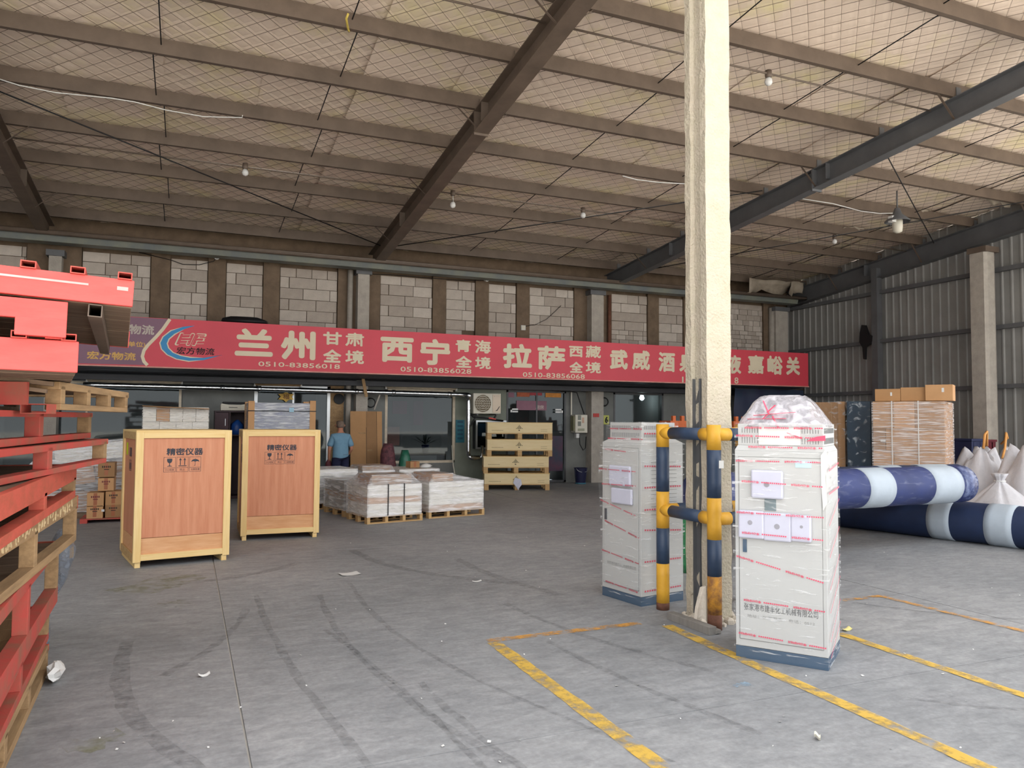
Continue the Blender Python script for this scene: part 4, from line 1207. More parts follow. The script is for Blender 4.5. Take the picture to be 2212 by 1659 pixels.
for k in range(3): box('carton_row', .02 + k * .5, .5 + k * .5, .03, 1.05, .095, .42, M_CART[k % 4], t)
for k in range(3):
    M_ = Matrix.Translation((.05 + .5 * k, .05, .44 + .05 * k)) @ Matrix.Rotation(R(-9), 4, 'Y')
    O('slumped_carton', MB().bx(0, .48, 0, .95, 0, .3, M_), M_CART[(k + 1) % 4], t)
for k in range(2):
    M_ = Matrix.Translation((.45 + .5 * k, .1, .86 + .05 * k)) @ Matrix.Rotation(R(-6), 4, 'Y')
    O('slumped_carton', MB().bx(0, .5, 0, .85, 0, .26, M_), M_CARTW, t)
O('stretch_film', MB().rings([[Vector(p) for p in ((-.03, -.03, .1), (1.6, -.03, .1), (1.6, 1.15, .1), (-.03, 1.15, .1))], [Vector(p) for p in ((-.02, -.03, .5), (1.62, -.03, .6), (1.62, 1.15, .6), (-.02, 1.15, .5))],
                              [Vector(p) for p in ((.1, -.0, .85), (1.62, -.02, 1.05), (1.62, 1.15, 1.05), (.1, 1.15, .85))], [Vector(p) for p in ((.35, .05, 1.16), (1.5, .05, 1.26), (1.5, 1.0, 1.26), (.35, 1.0, 1.16))]], False), M_FILMG, t)

# film wrapped carton block and wrapped machine behind the crates
def film_box(t, w, d, z0, z1, e=.008, m=None, taper=0.):
    a = [(-e, -e), (w + e, -e), (w + e, d + e), (-e, d + e)]
    n = 8; rings = []
    for k in range(n + 1):
        q = k / n; s_ = taper * q
        rings.append([Vector((x + s_ * (w / 2 - x), y + s_ * (d / 2 - y), z0 + (z1 - z0) * q)) for x, y in a])
    return O('stretch_film', MB().rings(rings, False), m or M_FILM, t)
a, b = (-0.728,15.200,1.817), (0.366,15.200,1.382)
t = thing('wrapped_carton_block', 'film wrapped block of pale cartons standing behind the nearer crate', 'wrapped load', (a[0], 15.2, 0)); w = b[0] - a[0]
box('pallet_base', 0, w, 0, 1, 0, .12, M_PALLET, t)
lv = [.12, .5, .85, 1.2, 1.53, a[2] - .02]
for i in range(5):
    n_ = 4 if i % 2 else 5
    for k in range(n_): box('carton_row', w * k / n_ + .003, w * (k + 1) / n_ - .003, 0, .98, lv[i] + .002, lv[i + 1] - .003, M_CARTW if (k * 3 + i) % 7 else M_CART[2], t)
O('top_board', MB().bar((0, .2, lv[5] + .012), (w, .2, lv[5] - .03), .9, .012), M_CART[3], t)
film_box(t, w, .98, .1, lv[5] - .01, .01, film('carton_stretch_film', (.92, .88, .82), .10, .6, (1.2, 1.2, 22), 2.4))
a, b = (1.057,15.100,1.927), (2.266,15.100,1.386)
t = thing('wrapped_machine', 'silver film wrapped load with cardboard corner posts behind the farther crate', 'wrapped load', (a[0], 15.1, 0)); w = b[0] - a[0]; hh = a[2]
box('pallet_base', 0, w, 0, 1, 0, .12, M_PALLET, t)
box('machine_body', .03, w - .03, .03, .97, .12, hh - .03, mat('grey_machine', '#8b929c', .5, .3, 4, col2='#737aa0'), t)
for x0, y0 in ((-.01, -.01), (w - .10, -.01), (-.01, .9), (w - .1, .9)): box('corner_post', x0, x0 + .11, y0, y0 + .11, .12, hh + (.02 if x0 > 0 else 0), M_CART[2], t)
film_box(t, w, .98, .1, hh - .03, .004, M_FILMG)
O('strap', MB().bx(-.02, w + .02, -.018, -.014, hh - .19, hh - .175), M_BLACK, t)
box('label', w * .6, w * .67, -.022, -.018, hh - .2, hh - .12, mat('pale_blue_label', '#9cc4d8', .5), t)

# office shelf with a printer
a, b = (0.505,16.400,1.751), (1.152,16.400,1.366)
t = thing('office_cabinet', 'dark maroon cabinet with one open shelf holding a blue bag, under the printer', 'cabinet', (a[0], 16.4, 0)); w = b[0] - a[0]; hh = a[2]
mm = mat('dark_maroon_board', '#3a262c', .5, .2, 4)
box('cabinet_top', 0, w, 0, .5, hh - .03, hh, mm, t); box('cabinet_base', 0, w, 0, .5, 0, .05, mm, t); box('cabinet_back', 0, w, .47, .5, .05, hh - .03, mm, t)
for x in (0, w * .42, w - .025): box('upright', x, x + .025, 0, .47, .05, hh - .03, mm, t)
box('shelf', w * .42, w, .02, .47, 1.25, 1.27, mm, t)
dr = box('cabinet_door', .01, w * .42 - .01, -.02, 0, .06, hh - .04, mat('maroon_door', '#4d343c', .5, .2, 4), t)
box('handle', w * .3, w * .32, -.04, -.02, hh - .3, hh - .16, M_ALU, dr)
t2 = tag(O('blue_bag', MB().rings([[Vector((math.cos(k * .785) * r_ * random.uniform(.85, 1.1), math.sin(k * .785) * r_ * .7, z)) for k in range(8)] for r_, z in ((.12, 0), (.14, .1), (.13, .2), (.06, .27), (.02, .3))]), mat('bright_blue_film', '#1f4f9c', .35, .2, 9, .4)), 'bright blue plastic bag on the open cabinet shelf', 'bag')
t2.location = (a[0] + w * .68, 16.6, 1.272)
a, b = (0.613,16.400,1.955), (1.125,16.400,1.777)
t = thing('printer', 'off-white desktop printer with a black lid on the maroon cabinet', 'printer', (a[0], 16.42, hh)); w = b[0] - a[0]; ph = a[2] - b[2]
box('printer_body', 0, w, 0, .4, .005, ph * .62, M_OFFW, t, False, .01); box('printer_lid', .04, w + .01, .02, .4, ph * .8, ph, M_BLACK, t, False, .01)
mb = MB().prism([(0, ph * .62), (w, ph * .62), (w, ph * .86), (w * .75, ph * .66), (w * .3, ph * .68), (.02, ph * .82)], .03, .38); O('printer_shoulder', mb, M_OFFW, t)
box('paper_slot', w * .3, w * .62, -.004, .002, ph * .36, ph * .42, M_BLACK, t)
for x_ in (0.03, w - .06):
    for y_ in (.03, .35): box('foot', x_, x_ + .03, y_, y_ + .03, 0, .006, M_BLACK, t)

# ================================================================ SHRINK WRAPPED PALLET LOADS
def wood_pallet(t, w, d, h=.115, n=7, bearers=4):
    for k in range(n):
        y0 = d * k / n; box('deck_board', 0, w, y0, y0 + d / n - .03, h - .018, h, M_PALLET, t)
    for k in range(bearers):
        x = (w - .05) * k / (bearers - 1)
        for y0 in (0, d / 2 - .05, d - .1): box('block', x, x + .05, y0, y0 + .1, .018, h - .018, M_PALLET, t)
    for y0 in (0, d / 2 - .05, d - .1): box('bottom_board', 0, w, y0, y0 + .1, 0, .018, M_PALLET, t)
def load(label, a, ang, w, d, top, cap, mats, straps=0, seed=0, capw=(.1, .5)):
    r_ = random.Random(seed)
    t = thing('wrapped_pallet_load', label, 'wrapped load', (a[0], a[1], 0), R(ang))
    wood_pallet(t, w + .03, d)
    n = 5; zb_ = .117
    for k in range(n):
        za, zc = zb_ + (top - zb_) * k / n, zb_ + (top - zb_) * (k + 1) / n
        i_ = r_.uniform(0, .012); j_ = r_.uniform(0, .012)
        box('board_layer', .01 + i_, w - j_, .0 + i_, d - j_, za + .001, zc - .002, mats[k % len(mats)], t, False, .004)
    c0, c1 = capw
    if cap:
        box('top_carton', w * c0, w * c1, d * .12, d * .8, top, top + cap * .93, M_CART[seed % 4], t, False, .004)
        o = MB().rings([[Vector(p) for p in ((-.004, -.004, top), (w + .004, -.004, top), (w + .004, d + .004, top), (-.004, d + .004, top))],
                        [Vector(p) for p in ((w * c0 - .02, d * .1, top + cap * .8), (w * c1 + .02, d * .1, top + cap * .8), (w * c1 + .02, d * .83, top + cap * .8), (w * c0 - .02, d * .83, top + cap * .8))],
                        [Vector(p) for p in ((w * c0, d * .12, top + cap), (w * c1, d * .12, top + cap), (w * c1, d * .8, top + cap), (w * c0, d * .8, top + cap))]], False)
        O('film_drape', o, M_FILMG, t)
    film_box(t, w, d, .10, top + .003, .008, film('load_stretch_film', (.95, .95, .96), .3, .5, (1.3, 1.3, 9), 2.2))
    for k in range(straps):
        x = w * (.36 + .3 * k)
        O('strap', MB().bx(x, x + .016, -.016, -.012, .115, top + .01).bx(x, x + .016, -.016, d + .012, top + cap * .0 + .01, top + .014), M_BLACK, t)
    return t
load('white boarded pallet load with two black straps, nearest of the film wrapped group', (2.565, 11.717), 11.8, .92, .80, .585, .155, [M_CARTW, M_CARTW, M_CART[2], M_CARTW, M_CARTW], 2, 1, (.12, .86))
load('wide white film wrapped load to the right of the strapped one', (3.64, 12.05), 11.3, 1.03, 1.0, .585, .13, [M_CART[2], M_CARTW, M_CARTW, M_CARTW, M_CARTW], 0, 2, (.12, .5))
gm = mat('grey_wrapped_goods', '#77756f', .5, .35, 3, .2, col2='#a4a19a')
load('low grey film wrapped load tucked behind the strapped one on its left', (2.40, 12.72), 12, .95, .88, .58, 0, [gm, gm, M_CART[1], gm, gm], 0, 3)
load('silvery film wrapped load right behind the farther crate', (1.98, 13.9), 10, .92, .9, .70, .0, [gm, gm, gm, gm, M_CARTW], 0, 4)
load('film wrapped load with a brown carton top at the back left of the group', (2.98, 14.05), 8, .62, .8, .655, .09, [M_CARTW, gm], 0, 5, (.05, .95))
load('white film wrapped load at the back right of the group, oddments on top', (3.68, 14.1), 8, .82, .9, .665, .0, [M_CARTW, gm], 0, 6)
a = (3.984,14.400,0.733)
carton('small open brown carton lying on the back right wrapped load', (a[0], 14.45, .671), .20, .2, .115, .2, M_CART[1])
t = tag(O('white_bag', MB().rings([[Vector((math.cos(k * .785) * r_ * random.uniform(.7, 1.2) * 1.5, math.sin(k * .785) * r_, z)) for k in range(8)] for r_, z in ((.07, 0), (.08, .03), (.05, .06), (.01, .08))]), M_WHITE), 'crumpled white plastic bag beside the small carton on the load', 'bag')
t.location = (a[0] + .33, 14.5, .671)
def sack(label, loc, rx, ry, h, m, seed, name='sack', cat='bag'):
    r_ = random.Random(seed); rings = []
    for k in range(9):
        q = k / 8; w = (1 - .55 * q ** 3) * (1 + .06 * math.sin(7 * q + seed))
        rings.append([Vector((math.cos(a * .524) * rx * w * r_.uniform(.9, 1.08), math.sin(a * .524) * ry * w * r_.uniform(.9, 1.08), h * q)) for a in range(12)])
    o = O(name, MB().rings(rings), m); o.location = loc
    return tag(o, label, cat)
a = (4.094,16.700,0.796)
sack('dark net sack stuffed with maroon scraps under the large office window', (a[0], 16.7, 0), .22, .2, 1.07, mat('dark_net', '#3b2b30', .8, .6, 14, .5, col2='#7d4a50'), 1)
a = (4.318,16.600,0.798)
sack('green film sack standing beside the dark net sack', (a[0] + .12, 16.55, 0), .16, .18, .93, mat('green_film', '#2f6b56', .3, .4, 9, .5), 2)
# flattened carton leaning on the wall
a, b, c = (3.362,17.250,1.780), (4.085,17.250,1.767), (4.061,17.250,0.594)
t = thing('cardboard_sheet', 'tall flattened brown carton leaning on the wall beside the man', 'cardboard', (a[0], 17.1, 0)); w = b[0] - a[0]; hh = a[2]
M_ = Matrix.Rotation(R(-6), 4, 'X')
xs_ = [0, w * .5, w * .83, w]
for i in range(3): O('carton_panel', MB().bx(xs_[i] + .003, xs_[i + 1] - .003, 0, .012, .0, hh * 1.005, M_), M_CART[3] if i == 1 else M_CART[0], t)
O('crease', MB().bx(w * .5 - .004, w * .5 + .004, -.003, .002, hh * .2, hh * .8, M_).bx(w * .83 - .004, w * .83 + .002, -.003, .002, .0, hh, M_), M_BLACK, t)
O('torn_patch', MB().bx(w * .25, w * .48, -.002, .0, hh * .72, hh * .735, M_).bx(w * .53, w * .7, -.002, .0, hh * .5, hh * .52, M_), M_TANW, t)

# ================================================================ LONG FLAT CRATES (stack of four)
fa, fb = Vector((6.291, 16.5)), Vector((7.713, 16.023))
fang = math.atan2(fb.y - fa.y, fb.x - fa.x); fw = (fb - fa).length
def flat_crate(z, dx, label, seed):
    t = thing('flat_crate', label, 'crate', (fa.x + dx * math.cos(fang), fa.y + dx * math.sin(fang), z), fang)
    w, d, f0, h = fw, .9, .12, .385
    m = M_CRP
    for x in (0, w / 2 - .05, w - .1):
        for y in (0, d / 2 - .05, d - .1): box('foot_block', x, x + .1, y, y + .1, 0, f0, M_PALLET, t)
    box('crate_base', 0, w, 0, d, f0, f0 + .02, M_PALLET, t)
    box('front_board', 0, w, 0, .012, f0 + .021, h - .012, m, t); box('rear_board', 0, w, d - .012, d, f0 + .021, h - .012, m, t)
    box('end_board', 0, .012, .012, d - .012, f0 + .021, h - .012, m, t); box('end_board', w - .012, w, .012, d - .012, f0 + .021, h - .012, m, t)
    box('lid', -.008, w + .008, -.008, d + .008, h - .012, h, M_PINEH, t)
    # printed mark: seven bars under a peak with a small foot
    mb = MB(); cx = w * .49; cz = f0 + .11
    for k in range(-3, 4):
        hh = .1 - abs(k) * .028
        x = cx + k * .02
        mb.add([(x - .005, -.0012, cz + .004 * abs(k)), (x + .005, -.0012, cz + .004 * abs(k)), (x + .005, -.0012, cz + .004 * abs(k) + hh), (x - .005, -.0012, cz + .004 * abs(k) + hh)], [(0, 1, 2, 3)])
    mb.add([(cx - .018, -.0012, cz - .035), (cx + .02, -.0012, cz - .035), (cx + .01, -.0012, cz - .018), (cx - .022, -.0012, cz - .015)], [(0, 1, 2, 3)])
    for sx in (-1, 1): mb.add([(cx + sx * .085, -.0012, cz + .01), (cx + sx * .065, -.0012, cz + .01), (cx + sx * .068, -.0012, cz + .022)], [(0, 1, 2) if sx < 0 else (0, 2, 1)])
    flat('printed_mark', mb, M_INK, t)
    mb = MB()
    r_ = random.Random(seed)
    x = .1
    while x < .36: l_ = r_.uniform(.01, .03); mb.add([(x, -.0012, f0 + .075), (x + l_, -.0012, f0 + .075), (x + l_, -.0012, f0 + .084), (x, -.0012, f0 + .084)], [(0, 1, 2, 3)]); x += l_ + .006
    for z_ in (.06, .1):
        mb.add([(w * .82, -.0012, f0 + z_), (w * .92, -.0012, f0 + z_), (w * .92, -.0012, f0 + z_ + .005), (w * .82, -.0012, f0 + z_ + .005)], [(0, 1, 2, 3)])
    flat('small_print', mb, M_OLDW, t)
    return t
M_CRP = mat('pale_crate_ply', '#e2cfa6', .65, scale=2.4, col2='#d6c090', stretch=(.8, 6, 7), bump=.04)
c1 = flat_crate(0, 0, 'bottom pale flat crate of the stack of four, a paper hanging from its front', 1)
flat_crate(.387, -.02, 'second flat crate from the bottom of the stack of four', 2)
flat_crate(.775, .06, 'third flat crate from the bottom of the stack of four', 3)
flat_crate(1.165, .06, 'topmost pale flat crate of the stack of four beside the glass door', 4)
vs = [(.66, -.02, .17), (.70, -.012, .29), (.84, -.012, .25), (.86, -.02, .13), (.8, -.05, .06), (.78, -.04, .0), (.72, -.03, .09)]
O('hanging_paper', MB().add(vs, [(0, 6, 5, 4, 3, 2, 1)]), M_FOAM, c1)

# ================================================================ AIR CONDITIONER, DUCT, METERS, BUCKET
a, b = (6.338,17.400,2.248), (7.052,17.400,1.754)
t = thing('air_conditioner', 'cream outdoor air conditioner unit with round fan grille on the office wall', 'air conditioner', ((a[0] + b[0]) / 2, 17.4, b[2])); w = (b[0] - a[0]) / 2; h = a[2] - b[2]
box('casing', -w, w, 0, .32, 0, h, M_OFFW, t, False, .012)
box('side_panel', w * .38, w * .96, -.012, .0, .03, h - .03, mat('warm_cream_panel', '#d4c3ae', .45, .04, 4), t, False, .004)
gx, gz, gr_ = -w * .33, h * .5, h * .43
O('fan_recess', MB().tube([(gx, .004, gz), (gx, -.004, gz)], gr_, 32), mat('dark_fan_recess', '#6d604c', .7, .3, 5), t)
for k in range(5): O('grille_ring', MB().tube([(gx + math.cos(q * .2618) * gr_ * (k + 1) / 5, -.012, gz + math.sin(q * .2618) * gr_ * (k + 1) / 5) for q in range(24)], .005, 5, False, True), M_OFFW, t)
for k in range(7):
    z_ = gz + gr_ * (k - 3) / 3.6; xw_ = math.sqrt(max(0, gr_ ** 2 - (z_ - gz) ** 2)); O('grille_bar', MB().bar((gx - xw_, -.014, z_), (gx + xw_, -.014, z_), .006, .008), M_OFFW, t)
mb = MB(); write(mb, '▪ ──', w * .48, w * .85, h * .84, h * .87, -.0135, .02); flat('maker_mark', mb, M_INKG, t)
O('swoosh_mark', MB().add([(w * .55, -.0135, h * .14), (w * .72, -.0135, h * .15), (w * .9, -.0135, h * .36), (w * .86, -.0135, h * .37), (w * .7, -.0135, h * .2)], [(0, 1, 2, 3, 4)]), M_INK, t)
for sx in (-.7, .7):
    O('bracket', MB().bar((sx * w, .0, -.02), (sx * w, .5, -.02), .04, .03).bar((sx * w, .05, -.03), (sx * w, .5, -.3), .03, .03), M_STEELD, t)
cable('dark_cable', 'bundle of dark cables slung under the air conditioner', [(a[0] - .1, 17.6, b[2] + .1), (a[0] + .05, 17.55, b[2] - .08), (a[0] + .3, 17.5, b[2] - .1), (a[0] + .55, 17.5, b[2] - .14), (a[0] + .85, 17.6, b[2] - .17)], .025, M_BLACK)
tag(O('red_pliers', MB().bar((a[0] + .42, 17.46, b[2] - .1), (a[0] + .6, 17.46, b[2] - .13), .03, .03), mat('red_grip', '#c2443c', .5)), 'red wrapped wire joint under the air conditioner', 'wire')
pp = [(-1.917,17.400,2.248), (0.672,17.400,2.242), (3.519,17.400,2.223), (6.162,17.400,2.200)]
mb = MB()
pts = []
for p, q in zip(pp[:-1], pp[1:]):
    for k in range(12): pts.append(Vector(p).lerp(Vector(q), k / 12))
pts.append(Vector(pp[-1]))
rf = random.Random(8)
base = Vector((4.2, 17.4, 0))
t = thing('foil_duct', 'long silver foil wrapped pipe run along the office wall, dropping beside the air conditioner', 'pipe', base)
O('pipe_run', MB().tube(pts, [.055 + rf.uniform(-.004, .005) for _ in pts], 14), M_FOIL, t, True)
e = pp[-1]; v0, v1, v2 = (6.209,17.400,2.146), (6.223,17.400,0.751), (6.555,17.400,0.747)
pv = [Vector(v0).lerp(Vector(v1), k / 12) for k in range(13)]
O('elbow', MB().tube([e, (e[0] + .06, 17.4, e[2] - .01), (v0[0], 17.4, v0[2] - .04)], .065, 14), M_FOIL, t, True)
O('pipe_drop', MB().tube(pv, [.05 + rf.uniform(-.006, .006) for _ in pv], 12), M_FOIL, t, True)
O('elbow', MB().tube([v1, (v1[0] + .05, 17.4, v1[2] - .05), (v1[0] + .12, 17.4, v1[2] - .06), (v2[0] - .05, 17.4, v2[2] - .06)], .055, 12), M_FOIL, t, True)
O('pipe_return', MB().tube([(v2[0] - .05, 17.4, v2[2] - .06), (v2[0] + .01, 17.4, v2[2] - .02), (v2[0] + .02, 17.4, v2[2] + .24)], .04, 12), M_FOIL, t, True)
for q in (pp[1], pp[2], (1.420,17.400,2.239), (4.374,17.400,2.220), (5.719,17.400,2.203)): O('collar', MB().tube([(q[0] - .04, q[1], q[2]), (q[0] + .04, q[1], q[2] - .002)], .066, 14), M_FOIL, t, True)
a, b = (3.578,17.000,2.500), (3.721,17.500,2.125)
tag(O('tan_lath', MB().bar((a[0] + .04, 17.2, a[2] + .02), (b[0], 17.28, b[2] - .02), .07, .02, (0, 1, 0)), M_TANW), 'tan wooden lath hung in front of the foil pipe at the column', 'lath')
# display cabinet half hidden behind the flat crates
a, b = (6.488,17.500,1.592), (6.735,17.500,0.897)
t = thing('display_case', 'white framed glass cased board beside the foil pipe behind the flat crates', 'display case', (a[0], 17.55, b[2])); h = a[2] - b[2]
box('case_back', 0, .8, .1, .3, 0, h, M_DARK, t)
for x in (0, .76): box('case_frame', x, x + .04, .06, .1, 0, h, M_ALU, t)
for z in (0, h - .04): box('case_frame', .04, .76, .06, .1, z, z + .04, M_ALU, t)
box('pane', .04, .76, .07, .075, .04, h - .04, M_GLASS, t); box('blue_notice', .06, .36, .085, .098, h * .45, h - .08, mat('blue_notice', '#4c7fa6', .5, .3, 5), t)
a, b = (6.062,17.880,1.600), (6.284,17.880,1.045)
t = thing('teal_poster', 'narrow teal poster on the wall between the office window and the foil pipe', 'poster', (a[0], 17.88, b[2]))
box('sheet', 0, b[0] - a[0], 0, .012, 0, a[2] - b[2], mat('teal_poster', '#2c6b78', .6, .2, 6), t)
for k in range(5): box('text_block', .04, b[0] - a[0] - .04, -.003, 0, .08 + .1 * k, .13 + .1 * k, mat('teal_text', '#1e4d60', .6), t)
# meter boxes by the second column
a, b = (9.227,17.650,1.752), (9.580,17.650,1.288)
t = thing('meter_box', 'cream electric meter box with three windows left of the column', 'meter box', (a[0], 17.65, b[2])); w = b[0] - a[0]; h = a[2] - b[2]
box('housing', 0, w, 0, .25, 0, h, M_OFFW, t, False, .008); box('side_flange', -.04, 0, .03, .2, .05, h - .03, mat('olive_paint', '#7d7a5e', .6), t)
for z in (.78, .44): box('meter_window', w * .2, w * .46, -.004, .0, h * z - .03, h * z + .09, mat('meter_glass', '#565a4e', .2), t)
box('meter_window', w * .2, w * .75, -.004, 0, h * .1, h * .24, mat('meter_glass2', '#8a8b72', .2), t); box('seal_label', w * .55, w * .72, -.004, 0, h * .55, h * .85, mat('peach_label', '#c9a58e', .6), t)
box('drop_box', w * .08, w * .32, -.0, .1, -.13, -.02, M_WHITE, t)
cable('dark_cable', 'black cable looping from the meter box down the wall', [(a[0] + .14, 17.7, b[2] - .05), (a[0] + .16, 17.7, b[2] - .3), (a[0] + .24, 17.68, b[2] - .45), (a[0] + .32, 17.7, b[2] - .4), (a[0] + .35, 17.72, b[2] - .1)], .012, M_BLACK)
cable('dark_cable', 'black cable drooping from the canopy into the meter box', [(8.677,17.700,2.435), (8.850,17.700,2.344), (9.076,17.700,2.360), (9.292,17.700,2.329), (9.374,17.700,2.114), (9.510,17.700,1.767)], .014, M_BLACK)
tag(box('pale_conduit', a[0] - .04, a[0] - .01, 17.82, 17.85, b[2] + h, 2.36, M_OFFW), 'thin pale conduit rising from the meter box', 'conduit')
a, b = (9.717,17.580,1.793), (9.889,17.580,1.698)
t = tag(box('red_label', a[0], b[0], 17.585, 17.598, b[2], a[2], mat('red_label', '#b8443f', .6, .1, 9)), 'small red notice stuck on the column', 'label')
a, b = (10.043,17.620,1.748), (10.209,17.620,1.506)
t = thing('number_plate', 'yellow-green box plate marked 6 beside the column', 'sign', (a[0], 17.62, b[2])); w = b[0] - a[0]; h = a[2] - b[2]
box('plate', 0, w, 0, .24, 0, h, mat('lime_plate', '#b5b75c', .5, .05, 4), t, False, .01); box('bracket_box', -.16, -.02, .1, .26, -.1, h + .02, M_STEELD, t)
mb = MB(); write(mb, '6', w * .2, w * .8, h * .15, h * .85, -.004, .06); flat('numeral', mb, M_INK, t)
t = thing('cable_coil', 'coil of black cable hung high beside the column', 'cable', (10.115,17.700,2.102))
for k in range(3): O('loop', MB().tube([(math.cos(q * .314) * (.11 + .008 * k), .02 * k, math.sin(q * .314) * (.1 + .008 * k)) for q in range(20)], .014, 6, False, True), M_BLACK, t)
O('hook', MB().bar((0, .03, .1), (.02, .15, .14), .015, .015), M_STEEL, t)
t = thing('cable_coil', 'small grey coil of cable hung on the wall above the flattened carton', 'cable', (3.928,17.750,1.984))
for k in range(2): O('loop', MB().tube([(math.cos(q * .314) * (.1 + .01 * k), .02 * k, math.sin(q * .314) * (.1 + .01 * k)) for q in range(20)], .01, 6, False, True), M_BLACK, t)
O('hook', MB().bar((0, .03, .1), (.0, .14, .12), .015, .015), M_STEEL, t)
tag(O('round_vent', MB().tube([(0, 0, 0), (0, -.03, 0)], .12, 20), M_BLACK), 'round black fan set in the tan board left of the downpipe', 'fan').location = (3.214,17.880,2.061)
tag(O('grey_lath', MB().bar((4.095,17.500,2.217), (3.950,17.500,1.821), .05, .03), M_CONCG), 'thin grey strut hanging below the foil pipe', 'strut')
a = (2.029,17.800,2.091)
t = thing('gold_ornament', 'yellow paper ornament stuck over the window behind the wrapped machine', 'ornament', (a[0], 17.8, a[2]))
O('paper_fan', MB().add([(math.cos(k * .524) * (.15 if k % 2 else .09) * 1.3, 0, math.sin(k * .524) * (.12 if k % 2 else .08)) for k in range(12)], [tuple(range(12))]), mat('gold_paper', '#c9a03c', .5, .3, 14), t)
mb = MB(); write(mb, '福', -.07, .07, -.06, .06, -.003, .01); flat('character', mb, M_RUST, t)
a = (9.248,17.400,0.048)
t = thing('bucket', 'dark navy bucket with a teal foot standing by the column', 'bucket', (a[0], 17.4, 0))
O('bucket_wall', MB().tube([(0, 0, .03), (0, 0, .2), (0, 0, .40)], [.13, .15, .17], 20, False), mat('navy_plastic', '#1f2140', .35, .1, 4), t)
O('bucket_base', MB().tube([(0, 0, 0), (0, 0, .035)], [.14, .14], 20), mat('teal_plastic', '#3f7386', .4), t)
O('rim', MB().tube([(math.cos(q * .314) * .172, math.sin(q * .314) * .172, .40) for q in range(20)], .01, 6, False, True), mat('navy_plastic', '#1f2140'), t)
O('handle', MB().tube([(.172 * math.cos(q) , -.172 * .3 * math.sin(q) - .1, .40 - .1 * math.sin(q)) for q in [math.pi * k / 8 for k in range(9)]], .006, 6), M_ALU, t)
tag(O('mop_head', MB().tube([(0, 0, .02), (0, 0, .12), (0, .1, .16), (0, .3, .5), (0, .42, .98)], [.1, .08, .02, .014, .014], 10), M_OFFW), 'pale mop leaning on the wall left of the flat crates', 'mop').location = (5.95, 17.42, 0)
# orange stacking trolleys seen past the column
mo = mat('orange_plastic', '#c2602f', .5, .15, 6)
def trolley(px, lab, loc, w):
    t = thing('orange_crate', lab, 'crate', loc)
    box('crate_base', 0, w, 0, .4, 0, .04, mo, t)
    for x0, x1, y0, y1 in ((0, .03, 0, .4), (w - .03, w, 0, .4), (.03, w - .03, 0, .03), (.03, w - .03, .37, .4)): box('crate_side', x0, x1, y0, y1, .04, .34, mo, t)
    for k in range(3): box('crate_horn', w * (.1 + .35 * k), w * (.1 + .35 * k) + .07, 0, .06, .34, .44, mo, t)
    return t
zz_ = [0, .36]
def under(loc, w, d, h, lab):
    t = thing('steel_stand', lab, 'stand', loc)
    for x in (0, w - .04):
        for y in (0, d - .04): box('leg', x, x + .04, y, y + .04, 0, h - .03, M_STEELD, t)
    box('stand_top', 0, w, 0, d, h - .03, h, M_STEELD, t)
a = (8.906,13.000,1.648)
under((a[0], 13.0, 0), 2.9, .5, 1.27, 'dark steel stand carrying orange crates beyond the column')
trolley(0, 'orange plastic crate seen just left of the column top of the back cabinet', (a[0] + .05, 13.02, 1.272), .6)
trolley(0, 'orange plastic crate with horns seen just right of the concrete column', (10.525, 13.02, 1.272), .55)
trolley(0, 'orange plastic crate hidden mostly behind the concrete column', (9.751, 13.02, 1.272), .42)
a = (5.928,8.200,0.191)
sack('green net sack glimpsed behind the back cabinet', (5.010,6.992,0), .2, .2, .55, mat('green_net', '#1f7a48', .5, .3, 14, .5), 7)
# dark blue sheet filling the band below the sign's right end
a, b = (13.770,17.000,2.551), (16.243,17.000,2.608)
t = thing('blue_infill', 'dark blue tarpaulin hung below the right end of the sign', 'infill', ((a[0] + b[0]) / 2, 17.0, 1.6)); w = (b[0] - a[0]) / 2
vs = []
for j in range(6):
    for i in range(14): vs.append((-w + 2 * w * i / 13, .03 * math.sin(i * 1.7 + j) , -.0 + .92 * j / 5))
O('sheet', MB().add(vs, [(j * 14 + i, j * 14 + i + 1, (j + 1) * 14 + i + 1, (j + 1) * 14 + i) for j in range(5) for i in range(13)], True), mat('dark_blue_infill', '#2b3f52', .5, .3, 2, .2, col2='#3a3550'), t)
O('top_pole', MB().tube([(-w, 0, .93), (w, 0, .93)], .02, 8), M_STEEL, t)
for x in (-w, w): O('hanger', MB().bar((x, 0, .93), (x, 0, 1.0), .02, .02), M_STEEL, t)

# ================================================================ MAN SEEN FROM BEHIND
def skin(name, pts, edges, radii, m, parent=None, sub=2, root=0):
    me = bpy.data.meshes.new(name); me.from_pydata(pts, edges, []); ob = bpy.data.objects.new(name, me); COL.objects.link(ob)
    ob.modifiers.new('skin', 'SKIN')
    for i, r_ in enumerate(radii):
        v = me.skin_vertices[0].data[i]; v.radius = (r_, r_) if not isinstance(r_, tuple) else r_; v.use_root = (i == root)
    s_ = ob.modifiers.new('sub', 'SUBSURF'); s_.levels = sub; s_.render_levels = sub
    dg = bpy.context.evaluated_depsgraph_get(); out = bpy.data.meshes.new_from_object(ob.evaluated_get(dg)); bpy.data.objects.remove(ob)
    for p in out.polygons: p.use_smooth = True
    return link(name, out, parent, m)
man = thing('person', 'grey haired man seen from behind in a blue short sleeved shirt and navy trousers', 'person', (2.93, 16.0, 0), R(4))
H = 1.0
